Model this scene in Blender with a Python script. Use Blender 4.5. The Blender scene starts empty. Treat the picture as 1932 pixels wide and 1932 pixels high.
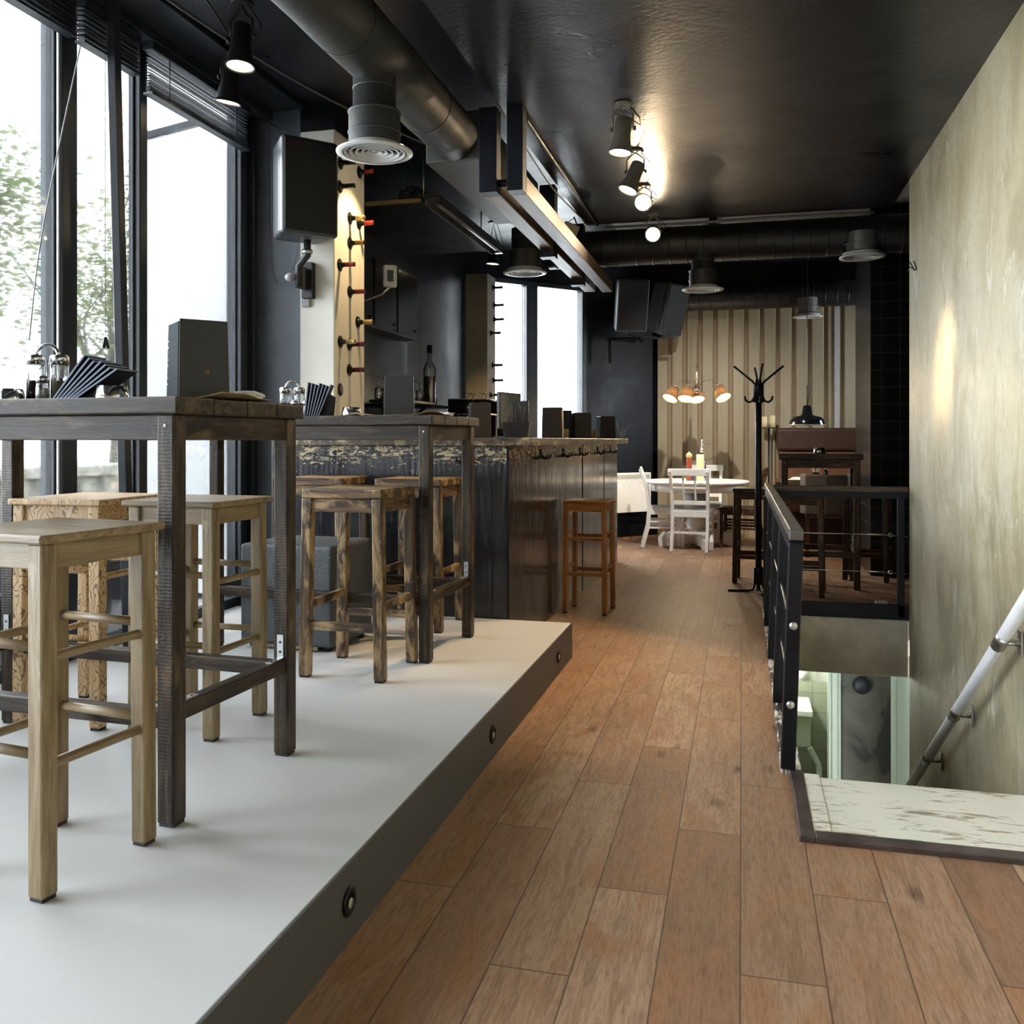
import bpy, bmesh, math, random
from mathutils import Vector, Matrix
random.seed(7)
S = bpy.context.scene
COL = S.collection
R = math.radians
# ---------------------------------------------------------------- camera, world, exposure
cam = bpy.data.cameras.new('camera'); camo = bpy.data.objects.new('camera', cam); COL.objects.link(camo)
camo.location = (0, 0, 1.188); camo.rotation_euler = (R(90), 0, R(14.321))
cam.sensor_fit = 'HORIZONTAL'; cam.sensor_width = 36.0; cam.lens = 36.0 * 1700 / 1932
cam.shift_x = 0.0; cam.shift_y = -(966 - 830) / 1932.0
cam.clip_start = 0.05; cam.clip_end = 200
S.camera = camo
S.view_settings.view_transform = 'Standard'; S.view_settings.look = 'None'
S.view_settings.exposure = 1.47; S.view_settings.gamma = 1.0
S.view_settings.use_curve_mapping = False
w = bpy.data.worlds.new('sky'); S.world = w; w.use_nodes = True
wb = w.node_tree.nodes['Background']; wb.inputs[0].default_value = (0.86, 0.94, 1.0, 1); wb.inputs[1].default_value = 7.0
cy = S.cycles
cy.use_denoising = True
try: cy.denoiser = 'OPENIMAGEDENOISE'
except Exception: pass
cy.max_bounces = 10; cy.diffuse_bounces = 6; cy.glossy_bounces = 5; cy.transmission_bounces = 8; cy.transparent_max_bounces = 16
cy.sample_clamp_indirect = 8.0; cy.caustics_reflective = False; cy.caustics_refractive = False
def portal(name, loc, rot, sx, sy):
    l = bpy.data.lights.new(name, 'AREA'); l.shape = 'RECTANGLE'; l.size = sx; l.size_y = sy
    l.cycles.is_portal = True
    o = bpy.data.objects.new(name, l); COL.objects.link(o); o.location = loc; o.rotation_euler = rot
portal('window_daylight', (-3.02, 0.2, 1.75), (0, R(-90), 0), 3.1, 9.4)
portal('fill_window_daylight', (2.56, 10.4, 1.9), (0, R(90), 0), 1.4, .8)  # guides daylight through the added unseen alcove window
portal('rear_window_daylight', (-2.37, 10.08, 1.65), (R(90), 0, R(-134)), 1.7, 2.7)

# ---------------------------------------------------------------- material helpers
class NT:
    def __init__(s, name, rough=.5, metal=0., spec=.5):
        s.m = bpy.data.materials.new(name); s.m.use_nodes = True
        s.t = s.m.node_tree; s.b = s.t.nodes['Principled BSDF']; s.tc = None
        s.b.inputs['Roughness'].default_value = rough; s.b.inputs['Metallic'].default_value = metal
        s.b.inputs['Specular IOR Level'].default_value = spec
    def n(s, typ, **k):
        d = s.t.nodes.new(typ)
        for a, v in k.items(): setattr(d, a, v)
        return d
    def L(s, a, b): s.t.links.new(a, b)
    def co(s, scale=(1, 1, 1), rot=(0, 0, 0), loc=(0, 0, 0)):
        if s.tc is None: s.tc = s.n('ShaderNodeTexCoord')
        m = s.n('ShaderNodeMapping'); s.L(s.tc.outputs['Object'], m.inputs['Vector'])
        m.inputs['Scale'].default_value = scale; m.inputs['Rotation'].default_value = rot; m.inputs['Location'].default_value = loc
        return m.outputs[0]
    def noise(s, v, scale=5, det=4, rough=.55, dist=0.):
        d = s.n('ShaderNodeTexNoise'); s.L(v, d.inputs['Vector'])
        d.inputs['Scale'].default_value = scale; d.inputs['Detail'].default_value = det
        d.inputs['Roughness'].default_value = rough; d.inputs['Distortion'].default_value = dist
        return d.outputs[0]
    def wave(s, v, scale=5, dist=4, det=2, dscale=1.5, typ='BANDS', dirn='X'):
        d = s.n('ShaderNodeTexWave', wave_type=typ); s.L(v, d.inputs['Vector'])
        if typ == 'BANDS': d.bands_direction = dirn
        d.inputs['Scale'].default_value = scale; d.inputs['Distortion'].default_value = dist
        d.inputs['Detail'].default_value = det; d.inputs['Detail Scale'].default_value = dscale
        return d.outputs[1]
    def ramp(s, f, stops):
        d = s.n('ShaderNodeValToRGB'); e = d.color_ramp.elements
        while len(e) < len(stops): e.new(.5)
        for i, (p, c) in enumerate(stops):
            e[i].position = p
            e[i].color = (c, c, c, 1) if isinstance(c, (int, float)) else (*c, 1)
        s.L(f, d.inputs[0]); return d.outputs[0]
    def mix(s, f, a, b, mode='MIX'):
        d = s.n('ShaderNodeMix', data_type='RGBA', blend_type=mode)
        for sock, v in ((0, f), (6, a), (7, b)):
            if hasattr(v, 'is_linked'): s.L(v, d.inputs[sock])
            elif sock == 0: d.inputs[0].default_value = v
            else: d.inputs[sock].default_value = (*v, 1) if not isinstance(v, (int, float)) else (v, v, v, 1)
        return d.outputs[2]
    def math(s, op, a, b=0., c=0.):
        d = s.n('ShaderNodeMath', operation=op)
        for i, v in enumerate((a, b, c)):
            if hasattr(v, 'is_linked'): s.L(v, d.inputs[i])
            else: d.inputs[i].default_value = v
        return d.outputs[0]
    def col(s, c):
        if hasattr(c, 'is_linked'): s.L(c, s.b.inputs['Base Color'])
        else: s.b.inputs['Base Color'].default_value = (*c, 1)
    def rgh(s, c): s.L(c, s.b.inputs['Roughness'])
    def bump(s, h, st=.2, d=.01):
        b = s.n('ShaderNodeBump'); b.inputs['Strength'].default_value = st; b.inputs['Distance'].default_value = d
        s.L(h, b.inputs['Height']); s.L(b.outputs[0], s.b.inputs['Normal'])

MATS = {}
def flat(name, c, rough=.5, metal=0., spec=.5, var=.12, scale=30, bump=0.):
    """one colour with a little mottling"""
    if name in MATS: return MATS[name]
    n = NT(name, rough, metal, spec); v = n.co()
    f = n.noise(v, scale, 3)
    n.col(n.ramp(f, [(.3, tuple(x * (1 - var) for x in c)), (.7, tuple(min(1, x * (1 + var)) for x in c))]))
    if bump: n.bump(f, bump, .004)
    MATS[name] = n.m; return n.m
def emit(name, c, st):
    if name in MATS: return MATS[name]
    n = NT(name); n.col(c); n.b.inputs['Emission Color'].default_value = (*c, 1); n.b.inputs['Emission Strength'].default_value = st
    MATS[name] = n.m; return n.m
def wood(name, dark, mid, lite, axis='Z', wear=.5, rough=.5, sc=1., worn=None, saw=0., spec=.5):
    if name in MATS: return MATS[name]
    n = NT(name, rough, 0, spec)
    s = {'X': (1.2, 14, 14), 'Y': (14, 1.2, 14), 'Z': (14, 14, 1.2)}[axis]
    g = n.noise(n.co(tuple(x * sc for x in s)), 3.2, 6, .62, .6)
    c = n.ramp(g, [(.36, dark), (.5, mid), (.64, lite)])
    fine = n.noise(n.co(tuple(x * 5 * sc for x in s)), 4, 3, .7)
    c = n.mix(.25, c, n.mix(1., c, fine, 'MULTIPLY'))
    if worn:
        s2 = tuple((x if x > 5 else 5.) * .55 for x in s)
        p = n.noise(n.co(s2, loc=(3.1, 1.7, .4)), 1.6, 5, .68, .5)
        c = n.mix(n.ramp(p, [(wear, 0.), (min(.99, wear + .13), 1.)]), c, worn)
    n.col(c)
    h = fine
    if saw:
        wv = n.wave(n.co(), 34, 3.5, 2, 3., 'BANDS', 'Z')
        h = n.mix(.3, fine, wv)
    n.bump(h, .25 + saw, .003)
    MATS[name] = n.m; return n.m

# ---------------------------------------------------------------- mesh helpers
class B:
    def __init__(s): s.bm = bmesh.new()
    def box(s, x0, x1, y0, y1, z0, z1, M=None):
        v = [s.bm.verts.new((x, y, z)) for x in (x0, x1) for y in (y0, y1) for z in (z0, z1)]
        for f in ((0, 1, 3, 2), (4, 6, 7, 5), (0, 4, 5, 1), (2, 3, 7, 6), (0, 2, 6, 4), (1, 5, 7, 3)):
            s.bm.faces.new([v[i] for i in f])
        if M: bmesh.ops.transform(s.bm, matrix=M, verts=v)
        return s
    def prism(s, pts, z0, z1, M=None):
        a = [s.bm.verts.new((x, y, z0)) for x, y in pts]; b = [s.bm.verts.new((x, y, z1)) for x, y in pts]
        n = len(pts); s.bm.faces.new(a[::-1]); s.bm.faces.new(b)
        for i in range(n): s.bm.faces.new((a[i], a[(i + 1) % n], b[(i + 1) % n], b[i]))
        if M: bmesh.ops.transform(s.bm, matrix=M, verts=a + b)
        return s
    def bar(s, p, q, wx, wy=None, up=(0, 0, 1)):
        """square bar from p to q"""
        wy = wy or wx; p, q = Vector(p), Vector(q); d = (q - p); ln = d.length; d.normalize()
        u = Vector(up)
        if abs(d.dot(u)) > .95: u = Vector((0, 1, 0))
        a = d.cross(u).normalized(); b = a.cross(d)
        M = Matrix((a, b, d)).transposed().to_4x4(); M.translation = p
        return s.box(-wx / 2, wx / 2, -wy / 2, wy / 2, 0, ln, M)
    def tube(s, pts, r, n=10, cap=True, taper=None):
        pts = [Vector(p) for p in pts]; rings = []
        pa = None
        for i, p in enumerate(pts):
            d = (pts[min(i + 1, len(pts) - 1)] - pts[max(i - 1, 0)]).normalized()
            if pa is None:
                u = Vector((0, 0, 1)) if abs(d.z) < .9 else Vector((1, 0, 0))
                pa = d.cross(u).normalized()
            a = (pa - d * pa.dot(d)).normalized(); b = d.cross(a); pa = a
            rr = taper[i] if taper else r
            rings.append([s.bm.verts.new(p + (a * math.cos(t) + b * math.sin(t)) * rr) for t in (2 * math.pi * k / n for k in range(n))])
        for i in range(len(rings) - 1):
            for k in range(n):
                f = s.bm.faces.new((rings[i][k], rings[i][(k + 1) % n], rings[i + 1][(k + 1) % n], rings[i + 1][k])); f.smooth = True
        if cap:
            s.bm.faces.new(rings[0][::-1]); s.bm.faces.new(rings[-1])
        return s
    def lathe(s, prof, n=24, M=None, smooth=True, cap=True):
        """prof: (r, z) from bottom to top about Z"""
        rings, vs = [], []
        for r, z in prof:
            if r < 1e-5: ring = [s.bm.verts.new((0, 0, z))]
            else: ring = [s.bm.verts.new((r * math.cos(2 * math.pi * k / n), r * math.sin(2 * math.pi * k / n), z)) for k in range(n)]
            rings.append(ring); vs += ring
        for a, b in zip(rings, rings[1:]):
            for k in range(n):
                q = [a[k % len(a)], a[(k + 1) % len(a)], b[(k + 1) % len(b)], b[k % len(b)]]
                q = list(dict.fromkeys(q))
                if len(q) > 2:
                    try: f = s.bm.faces.new(q); f.smooth = smooth
                    except ValueError: pass
        for ring, rev in ((rings[0], True), (rings[-1], False)):
            if cap and len(ring) > 2:
                try: s.bm.faces.new(ring[::-1] if rev else ring)
                except ValueError: pass
        if M: bmesh.ops.transform(s.bm, matrix=M, verts=vs)
        return s
    def quad(s, *p):
        s.bm.faces.new([s.bm.verts.new(q) for q in p]); return s
    def obj(s, name, mat, parent=None, bev=0., seg=2, label=None, smooth=False):
        bmesh.ops.recalc_face_normals(s.bm, faces=s.bm.faces)
        me = bpy.data.meshes.new(name); s.bm.to_mesh(me); s.bm.free()
        o = bpy.data.objects.new(name, me); COL.objects.link(o)
        for m in (mat if isinstance(mat, (list, tuple)) else [mat]): me.materials.append(m)
        if parent: o.parent = parent
        if bev:
            b = o.modifiers.new('bevel', 'BEVEL'); b.width = bev; b.segments = seg; b.limit_method = 'ANGLE'; b.angle_limit = R(40)
        if label: o['label'] = label
        return o
def T(x=0, y=0, z=0, rz=0, rx=0, ry=0):
    return Matrix.Translation((x, y, z)) @ Matrix.Rotation(rz, 4, 'Z') @ Matrix.Rotation(ry, 4, 'Y') @ Matrix.Rotation(rx, 4, 'X')
def tag(o, label, cat, group=None):
    o['label'] = label; o['category'] = cat
    if group: o['group'] = group
    return o
def thing(name, label, cat, loc=(0, 0, 0), rz=0., group=None):
    o = bpy.data.objects.new(name, None); COL.objects.link(o); o.empty_display_size = .05
    o.location = loc; o.rotation_euler = (0, 0, rz)
    return tag(o, label, cat, group)
def struct(o):
    o['kind'] = 'structure'; return o
def sempty(name):
    o = bpy.data.objects.new(name, None); COL.objects.link(o); return struct(o)
def dup(root, loc, rz=None, label=None):
    """copy a thing, its parts and their sub-parts"""
    r = root.copy(); COL.objects.link(r); r.location = loc
    if rz is not None: r.rotation_euler = (root.rotation_euler[0], root.rotation_euler[1], rz)
    if label: r['label'] = label
    for ch in list(root.children):
        c = ch.copy(); COL.objects.link(c); c.parent = r
        for g in list(ch.children):
            d = g.copy(); COL.objects.link(d); d.parent = c
    return r
def spot(name, loc, aim, power, angle, col=(1, .72, .42), blend=.5, radius=.03):
    l = bpy.data.lights.new(name, 'SPOT'); l.energy = power; l.color = col; l.spot_size = R(angle); l.spot_blend = blend; l.shadow_soft_size = radius
    o = bpy.data.objects.new(name, l); COL.objects.link(o); o.location = loc
    o.rotation_euler = (Vector(aim) - Vector(loc)).to_track_quat('-Z', 'Y').to_euler(); return o
def point(name, loc, power, col=(1, .74, .45), radius=.03):
    l = bpy.data.lights.new(name, 'POINT'); l.energy = power; l.color = col; l.shadow_soft_size = radius
    o = bpy.data.objects.new(name, l); COL.objects.link(o); o.location = loc; return o

# ---------------------------------------------------------------- materials
def mat_floor():
    n = NT('oak_planks', .36, 0, .18); tc = n.n('ShaderNodeTexCoord'); sp = n.n('ShaderNodeSeparateXYZ'); n.L(tc.outputs['Object'], sp.inputs[0])
    W, LN = .1835, 1.14
    x = n.math('DIVIDE', n.math('ADD', sp.outputs[0], .371 + W * 20), W)
    row = n.math('FLOOR', x); fx = n.math('SUBTRACT', x, row)
    y = n.math('DIVIDE', n.math('SUBTRACT', n.math('ADD', sp.outputs[1], 40.), n.math('ADD', n.math('MULTIPLY', row, .413), 2.066 - .413 * 19)), LN)
    cell = n.math('FLOOR', y); fy = n.math('SUBTRACT', y, cell)
    cv = n.n('ShaderNodeCombineXYZ'); n.L(row, cv.inputs[0]); n.L(cell, cv.inputs[1])
    wn = n.n('ShaderNodeTexWhiteNoise', noise_dimensions='3D'); n.L(cv.outputs[0], wn.inputs[0])
    base = n.ramp(wn.outputs[0], [(0, (.29, .165, .102)), (.2, (.42, .262, .168)), (.4, (.34, .208, .132)), (.6, (.50, .335, .225)), (.8, (.385, .225, .14)), (1, (.45, .292, .192))])
    off = n.n('ShaderNodeVectorMath', operation='ADD'); sc = n.n('ShaderNodeVectorMath', operation='SCALE')
    n.L(wn.outputs[1], sc.inputs[0]); sc.inputs['Scale'].default_value = 17.
    n.L(tc.outputs['Object'], off.inputs[0]); n.L(sc.outputs[0], off.inputs[1])
    mp = n.n('ShaderNodeMapping'); n.L(off.outputs[0], mp.inputs[0]); mp.inputs['Scale'].default_value = (16, 1.5, 1)
    g = n.noise(mp.outputs[0], 2.4, 6, .62, 1.1)
    m2 = n.n('ShaderNodeMapping'); n.L(off.outputs[0], m2.inputs[0]); m2.inputs['Scale'].default_value = (4.5, 1.7, 1)
    blot = n.noise(m2.outputs[0], 1.6, 4, .55, .8)
    m3 = n.n('ShaderNodeMapping'); n.L(off.outputs[0], m3.inputs[0]); m3.inputs['Scale'].default_value = (60, 7, 1)
    fine = n.noise(m3.outputs[0], 3, 3, .6, .3)
    c = n.mix(n.ramp(g, [(.36, .5), (.54, 0.)]), base, (.17, .097, .06))
    c = n.mix(n.ramp(blot, [(.50, 0.), (.64, .75)]), c, (.35, .175, .09))
    c = n.mix(n.ramp(fine, [(.38, .30), (.52, 0.)]), c, (.13, .06, .03))
    kn = n.n('ShaderNodeTexVoronoi'); m4 = n.n('ShaderNodeMapping'); n.L(off.outputs[0], m4.inputs[0]); m4.inputs['Scale'].default_value = (5.5, 2.4, 1)
    n.L(m4.outputs[0], kn.inputs['Vector']); kn.inputs['Scale'].default_value = 1.
    knot = n.ramp(n.math('ADD', kn.outputs['Distance'], n.math('MULTIPLY', n.math('SUBTRACT', g, .5), .25)), [(.03, 1.), (.15, 0.)])
    c = n.mix(n.math('MULTIPLY', knot, .75), c, (.07, .035, .022))
    ex = n.math('MINIMUM', fx, n.math('SUBTRACT', 1., fx)); ey = n.math('MINIMUM', fy, n.math('SUBTRACT', 1., fy))
    seam = n.math('MAXIMUM', n.math('LESS_THAN', ex, .010), n.math('LESS_THAN', ey, .0017))
    c = n.mix(n.math('MULTIPLY', seam, .85), c, (.085, .055, .042))
    n.col(c); n.rgh(n.ramp(fine, [(.3, .54), (.7, .42)]))
    n.bump(n.mix(seam, fine, 0.), .08, .002); return n.m
def mat_concrete():
    n = NT('bare_concrete', .42, 0, .4)
    big = n.noise(n.co((1, 1, .55)), 1.5, 6, .62, .5); st = n.noise(n.co((1, 2.2, .8)), 1.9, 7, .72, .9); fine = n.noise(n.co((1, 1, .7)), 26, 5, .7)
    c = n.ramp(big, [(.36, (.21, .18, .095)), (.45, (.36, .30, .165)), (.54, (.42, .37, .225)), (.64, (.50, .46, .33))])
    c = n.mix(n.ramp(st, [(.50, 0.), (.60, .7)]), c, (.47, .435, .32))
    c = n.mix(n.ramp(n.noise(n.co((1, 1.5, .8), loc=(0, 5, 2)), 1.6, 8, .74, .7), [(.50, 0.), (.62, .7)]), c, (.20, .16, .07))
    c = n.mix(n.ramp(n.noise(n.co((1, 2.2, 1.0), loc=(0, 9, 4)), 2.2, 7, .74, .9), [(.60, 0.), (.63, .7)]), c, (.60, .585, .5))
    c = n.mix(n.ramp(n.noise(n.co((1, 1.5, .4), loc=(0, 2, 8)), 2.6, 6, .7, .4), [(.55, 0.), (.66, .45)]), c, (.33, .34, .27))
    c = n.mix(n.ramp(fine, [(.34, .35), (.5, 0.)]), c, (.18, .14, .07)); c = n.mix(.14, c, (.78, .73, .60))
    n.col(c); n.bump(n.mix(.5, fine, st), .35, .008); n.rgh(n.ramp(big, [(.3, .38), (.7, .55)])); return n.m
def mat_black(name, base=(.009, .0105, .015), r0=.24, r1=.42, b=.12, sc=3., spec=.5):
    n = NT(name, .35, 0, spec); v = n.co()
    f = n.noise(v, sc, 5, .6, .5); g = n.noise(v, 38, 4, .6)
    n.col(n.ramp(f, [(.3, tuple(x * .75 for x in base)), (.7, tuple(x * 1.35 for x in base))]))
    n.rgh(n.ramp(f, [(.3, r0), (.7, r1)])); n.bump(n.mix(.35, f, g), b, .02); MATS[name] = n.m; return n.m
def mat_barwood():
    n = NT('black_bar_boards', .3, 0, .5)
    g = n.wave(n.co((1, 1, .35)), 9, 7, 3, 1.2, 'BANDS', 'X'); g2 = n.noise(n.co((2, 2, 1.)), 2.4, 4, .6)
    c = n.ramp(g2, [(.35, (.012, .0135, .018)), (.65, (.024, .024, .027))])
    sp = n.n('ShaderNodeSeparateXYZ'); n.L(n.tc.outputs['Object'], sp.inputs[0])
    chips = n.noise(n.co((5, 5, 11)), 3.2, 7, .8, 1.)
    h = n.ramp(sp.outputs[2], [(0, 0.), (1., 0.)])
    hh = n.math('MULTIPLY', n.math('SUBTRACT', sp.outputs[2], .95), 1.15)
    m = n.ramp(n.math('ADD', chips, n.math('MINIMUM', hh, .17)), [(.685, 0.), (.70, 1.)])
    c = n.mix(n.math('MULTIPLY', m, n.math('GREATER_THAN', sp.outputs[2], .9)), c, (.55, .45, .28))
    n.col(c); n.rgh(n.ramp(g2, [(.3, .12), (.7, .26)])); n.bump(n.mix(.6, g2, g), .16, .006); return n.m
def mat_pattern():
    n = NT('carved_pattern_wood', .5); v = n.co()
    wv = n.wave(n.co((1, 1, .7)), 9, 16, 2, 1.6); base = n.noise(n.co((10, 10, 1)), 3, 4)
    c = n.ramp(base, [(.3, (.47, .30, .14)), (.7, (.60, .43, .24))])
    ln = n.ramp(wv, [(.26, 0.), (.36, 1.), (.58, 1.), (.68, 0.)])
    n.col(n.mix(n.math('MULTIPLY', ln, .85), c, (.10, .05, .028))); n.bump(ln, .15, .002); return n.m
def mat_whitepaint(name, worn, amt, c=(.80, .79, .73), sc=(1.2, 9, 1), under2=None):
    n = NT(name, .5); a = n.noise(n.co(sc), 3.2, 7, .72, .5); b = n.noise(n.co((.8, 1.6, 1)), 2.1, 3, .5)
    f = n.ramp(n.math('ADD', n.math('MULTIPLY', a, .6), n.math('MULTIPLY', b, .5)), [(amt, 0.), (amt + .03, 1.)])
    n.col(n.mix(f, c, worn)); n.bump(a, .2, .003); return n.m
def mat_tile(name, c, grout, sz=.15, rough=.15):
    n = NT(name, rough, 0, .3); v = n.co()
    d = n.n('ShaderNodeTexBrick'); n.L(n.wv if hasattr(n, 'wv') else v, d.inputs['Vector'])
    sp = n.n('ShaderNodeSeparateXYZ'); n.L(n.tc.outputs['Object'], sp.inputs[0])
    cb = n.n('ShaderNodeCombineXYZ'); n.L(n.math('ADD', sp.outputs[0], sp.outputs[1]), cb.inputs[0]); n.L(sp.outputs[2], cb.inputs[1])
    n.L(cb.outputs[0], d.inputs['Vector']); d.offset = 0.
    d.inputs['Scale'].default_value = 1.; d.inputs['Brick Width'].default_value = sz; d.inputs['Row Height'].default_value = sz
    d.inputs['Mortar Size'].default_value = .0025; d.inputs['Color1'].default_value = (*c, 1); d.inputs['Color2'].default_value = (*[x * .8 for x in c], 1); d.inputs['Mortar'].default_value = (*grout, 1)
    n.col(d.outputs[0]); n.bump(d.outputs[1], -.3, .003); return n.m
def mat_corr():
    n = NT('painted_corrugated_sheet', .55)
    a = n.noise(n.co((1, 1, .25)), 3, 5, .6); f = n.noise(n.co(), 60, 3, .6)
    sp = n.n('ShaderNodeSeparateXYZ'); n.L(n.tc.outputs['Object'], sp.inputs[0])
    c = n.ramp(a, [(.3, (.33, .27, .175)), (.7, (.44, .375, .255))])
    c = n.mix(n.ramp(n.noise(n.co((6, 6, .4)), 3, 5, .7), [(.6, 0.), (.75, .5)]), c, (.22, .12, .05))
    c = n.mix(.2, c, f, 'MULTIPLY'); n.col(c)
    recess = n.math('GREATER_THAN', sp.outputs[1], 11.37)  # browner colour in the recesses of the sheet
    n.col(n.mix(n.math('MULTIPLY', recess, .5), c, (.24, .14, .065)))
    n.bump(f, .1, .002); return n.m
def mat_glass(name='window_glass', tint=(1, 1, 1), gl=.08):
    n = NT(name); t = n.t; t.nodes.remove(n.b); out = t.nodes['Material Output']
    tr = n.n('ShaderNodeBsdfTransparent'); tr.inputs[0].default_value = (*tint, 1)
    g = n.n('ShaderNodeBsdfGlossy'); g.inputs['Roughness'].default_value = .02
    fr = n.n('ShaderNodeFresnel'); fr.inputs[0].default_value = 1.45
    mx = n.n('ShaderNodeMixShader'); n.L(n.math('ADD', n.math('MULTIPLY', fr.outputs[0], .8), gl), mx.inputs[0])
    n.L(tr.outputs[0], mx.inputs[1]); n.L(g.outputs[0], mx.inputs[2]); n.L(mx.outputs[0], out.inputs[0]); return n.m
def mat_leaf():
    n = NT('tree_leaves', .6); f = n.noise(n.co(), 1.3, 3)
    c = n.ramp(f, [(.35, (.10, .17, .05)), (.5, (.20, .235, .11)), (.65, (.33, .30, .21))])
    n.col(c); t = n.t; out = t.nodes['Material Output']
    tl = n.n('ShaderNodeBsdfTranslucent'); n.L(c, tl.inputs[0])
    mx = n.n('ShaderNodeMixShader'); mx.inputs[0].default_value = .5; n.L(n.b.outputs[0], mx.inputs[1]); n.L(tl.outputs[0], mx.inputs[2]); n.L(mx.outputs[0], out.inputs[0]); return n.m

M_floor = mat_floor(); M_conc = mat_concrete()
M_ceil = mat_black('black_ceiling_paint', (.0075, .009, .014), .26, .44, .30, 2.2)
M_blk = mat_black('black_wall_paint', (.0055, .0068, .010), .32, .45, .1, 3., .2)
M_navy = mat_black('navy_black_wall', (.085, .10, .125), .38, .5, .06)
M_steel = mat_black('black_steel', (.006, .007, .011), .34, .46, .06, 9, .28)
M_frame = mat_black('black_window_frame', (.018, .023, .031), .34, .44, .012, 6)
M_duct = mat_black('dark_duct_paint', (.011, .011, .012), .36, .5, .15, 3.5); M_bigduct = mat_black('soft_duct_skin', (.026, .027, .027), .45, .6, .25, 3.5)
M_plat = flat('light_grey_vinyl', (.60, .60, .60), .42, 0, .4, .02, 2)
M_plas = flat('black_plastic', (.013, .014, .017), .5, 0, .5, .1, 60, .1)
M_plasg = flat('grey_plastic_shell', (.06, .065, .072), .34, 0, .5, .1, 60, .12)
M_chrome = flat('polished_steel', (.75, .74, .72), .14, 1., .5, .03)
M_brush = flat('brushed_metal', (.55, .54, .51), .32, 1., .5, .08)
M_vent = flat('grey_vent_enamel', (.60, .61, .61), .4, .0, .5, .04)
M_bar = mat_barwood(); M_pat = mat_pattern()
M_white = flat('white_chair_paint', (.90, .90, .87), .38, 0, .5, .05)
M_glass = mat_glass(); M_clear = mat_glass('clear_glassware', (.93, .95, .95), .17)
M_paper = flat('kraft_paper', (.48, .33, .18), .8, 0, .2, .1)
M_wpaper = flat('white_paper', (.8, .8, .78), .8, 0, .2, .04)
M_nap = flat('navy_napkin', (.018, .024, .045), .75, 0, .2, .15)
M_napedge = flat('pale_napkin_edge', (.42, .47, .60), .75, 0, .2, .06)
M_menu = flat('dark_menu_card', (.030, .031, .034), .5, 0, .4, .1)
M_menub = flat('brown_menu_card', (.050, .030, .022), .5, 0, .4, .1)
M_menus = flat('slate_menu_side', (.028, .034, .038), .9, 0, .06, .05)
M_leath = flat('brown_leather', (.052, .022, .014), .42, 0, .5, .2, 12, .15)
M_leath2 = flat('tan_leather', (.16, .072, .034), .5, 0, .4, .15, 10, .12)
M_rust = flat('amber_liquid', (.14, .014, .006), .15, 0, .5, .1)
TAN = (.36, .22, .095)
def W_table(a): return wood('stained_table_wood_' + a, (.010, .0065, .0045), (.032, .021, .014), (.085, .058, .036), a, .55, .40, 1., (.115, .075, .038), .10 if a == 'Z' else 0, .28)
def W_dark(a): return wood('worn_dark_wood_' + a, (.020, .012, .007), (.075, .043, .02), (.19, .115, .055), a, .47, .42, .9, (.40, .27, .135))
def W_dk2(a): return wood('brown_stained_wood_' + a, (.022, .011, .005), (.066, .034, .016), (.15, .078, .036), a, .58, .42, .9, (.20, .115, .055), 0., .25)
def W_light(a): return wood('waxed_pale_wood_' + a, (.17, .115, .055), (.265, .19, .10), (.36, .27, .155), a, .60, .42, .8, (.43, .36, .24))
def W_orange(a): return wood('orange_pine_' + a, (.30, .11, .027), (.46, .19, .05), (.55, .25, .08), a, .7, .32, .8)
def W_beam(a): return wood('dark_beam_timber_' + a, (.05, .03, .016), (.11, .066, .034), (.2, .125, .066), a, .66, .42, .7)
# ================================================================ SETTING
P = .188            # platform height
fl = B(); fl.box(-3.1, .2, -4.5, 9.4, -.15, 0); fl.prism([(-3.1, 9.4), (.2, 9.4), (.2, 11.6), (-.85, 11.6)], -.15, 0)
fl.box(.2, 1.08, -4.5, 2.81, -.15, 0); fl.box(.2, 2.7, 6.5, 11.6, -.15, 0)
struct(fl.obj('floor', M_floor))
pl = B(); pl.box(-2.95, -.905, -4.5, 4.855, 0, P)
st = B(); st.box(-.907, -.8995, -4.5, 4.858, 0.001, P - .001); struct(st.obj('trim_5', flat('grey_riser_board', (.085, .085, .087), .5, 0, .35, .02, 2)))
platform = struct(pl.obj('floor_platform', M_plat, None, .004))
st = B(); st.box(-3.1, 2.7, -4.6, 11.8, 3.27, 3.4); struct(st.obj('ceiling', M_ceil))
M_ltceil = flat('pale_ceiling_paint', (.33, .31, .29), .6, 0, .3, .05)
st = B(); st.box(1.1, 2.7, 7.3, 11.5, 3.25, 3.268); struct(st.obj('ceiling_pale_strip', M_ltceil))
st = B(); st.box(-1.15, 2.6, 11.12, 11.42, 2.86, 3.27); struct(st.obj('ceiling_soffit', M_blk))
st = B(); st.box(-1.2, 1.09, 8.35, 9.6, 3.255, 3.268); struct(st.obj('ceiling_lit_band', flat('lit_band_tone', (.16, .155, .15), .6)))  # paler slab: light on the high ceiling put into its colour
st = B(); st.box(-1.22, 1.08, -4.5, 7.19, 2.92, 2.98); struct(st.obj('ceiling_panel', M_ceil))
st = B(); st.box(-1.22, -1.19, -4.5, 7.19, 2.98, 3.27); struct(st.obj('ceiling_panel_edge', M_ceil))
st = B(); st.box(1.08, 1.3, -4.5, 6.47, -2.6, 3.3); struct(st.obj('wall_right', M_conc))
st = B(); st.box(-3.1, 1.3, -4.6, -4.5, 0, 3.3); struct(st.obj('wall_front', flat('grey_plaster', (.42, .40, .37), .7)))
st = B(); st.box(-3.15, -2.66, 5.1, 5.22, 0, 3.3); struct(st.obj('wall_left', M_navy))
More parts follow.
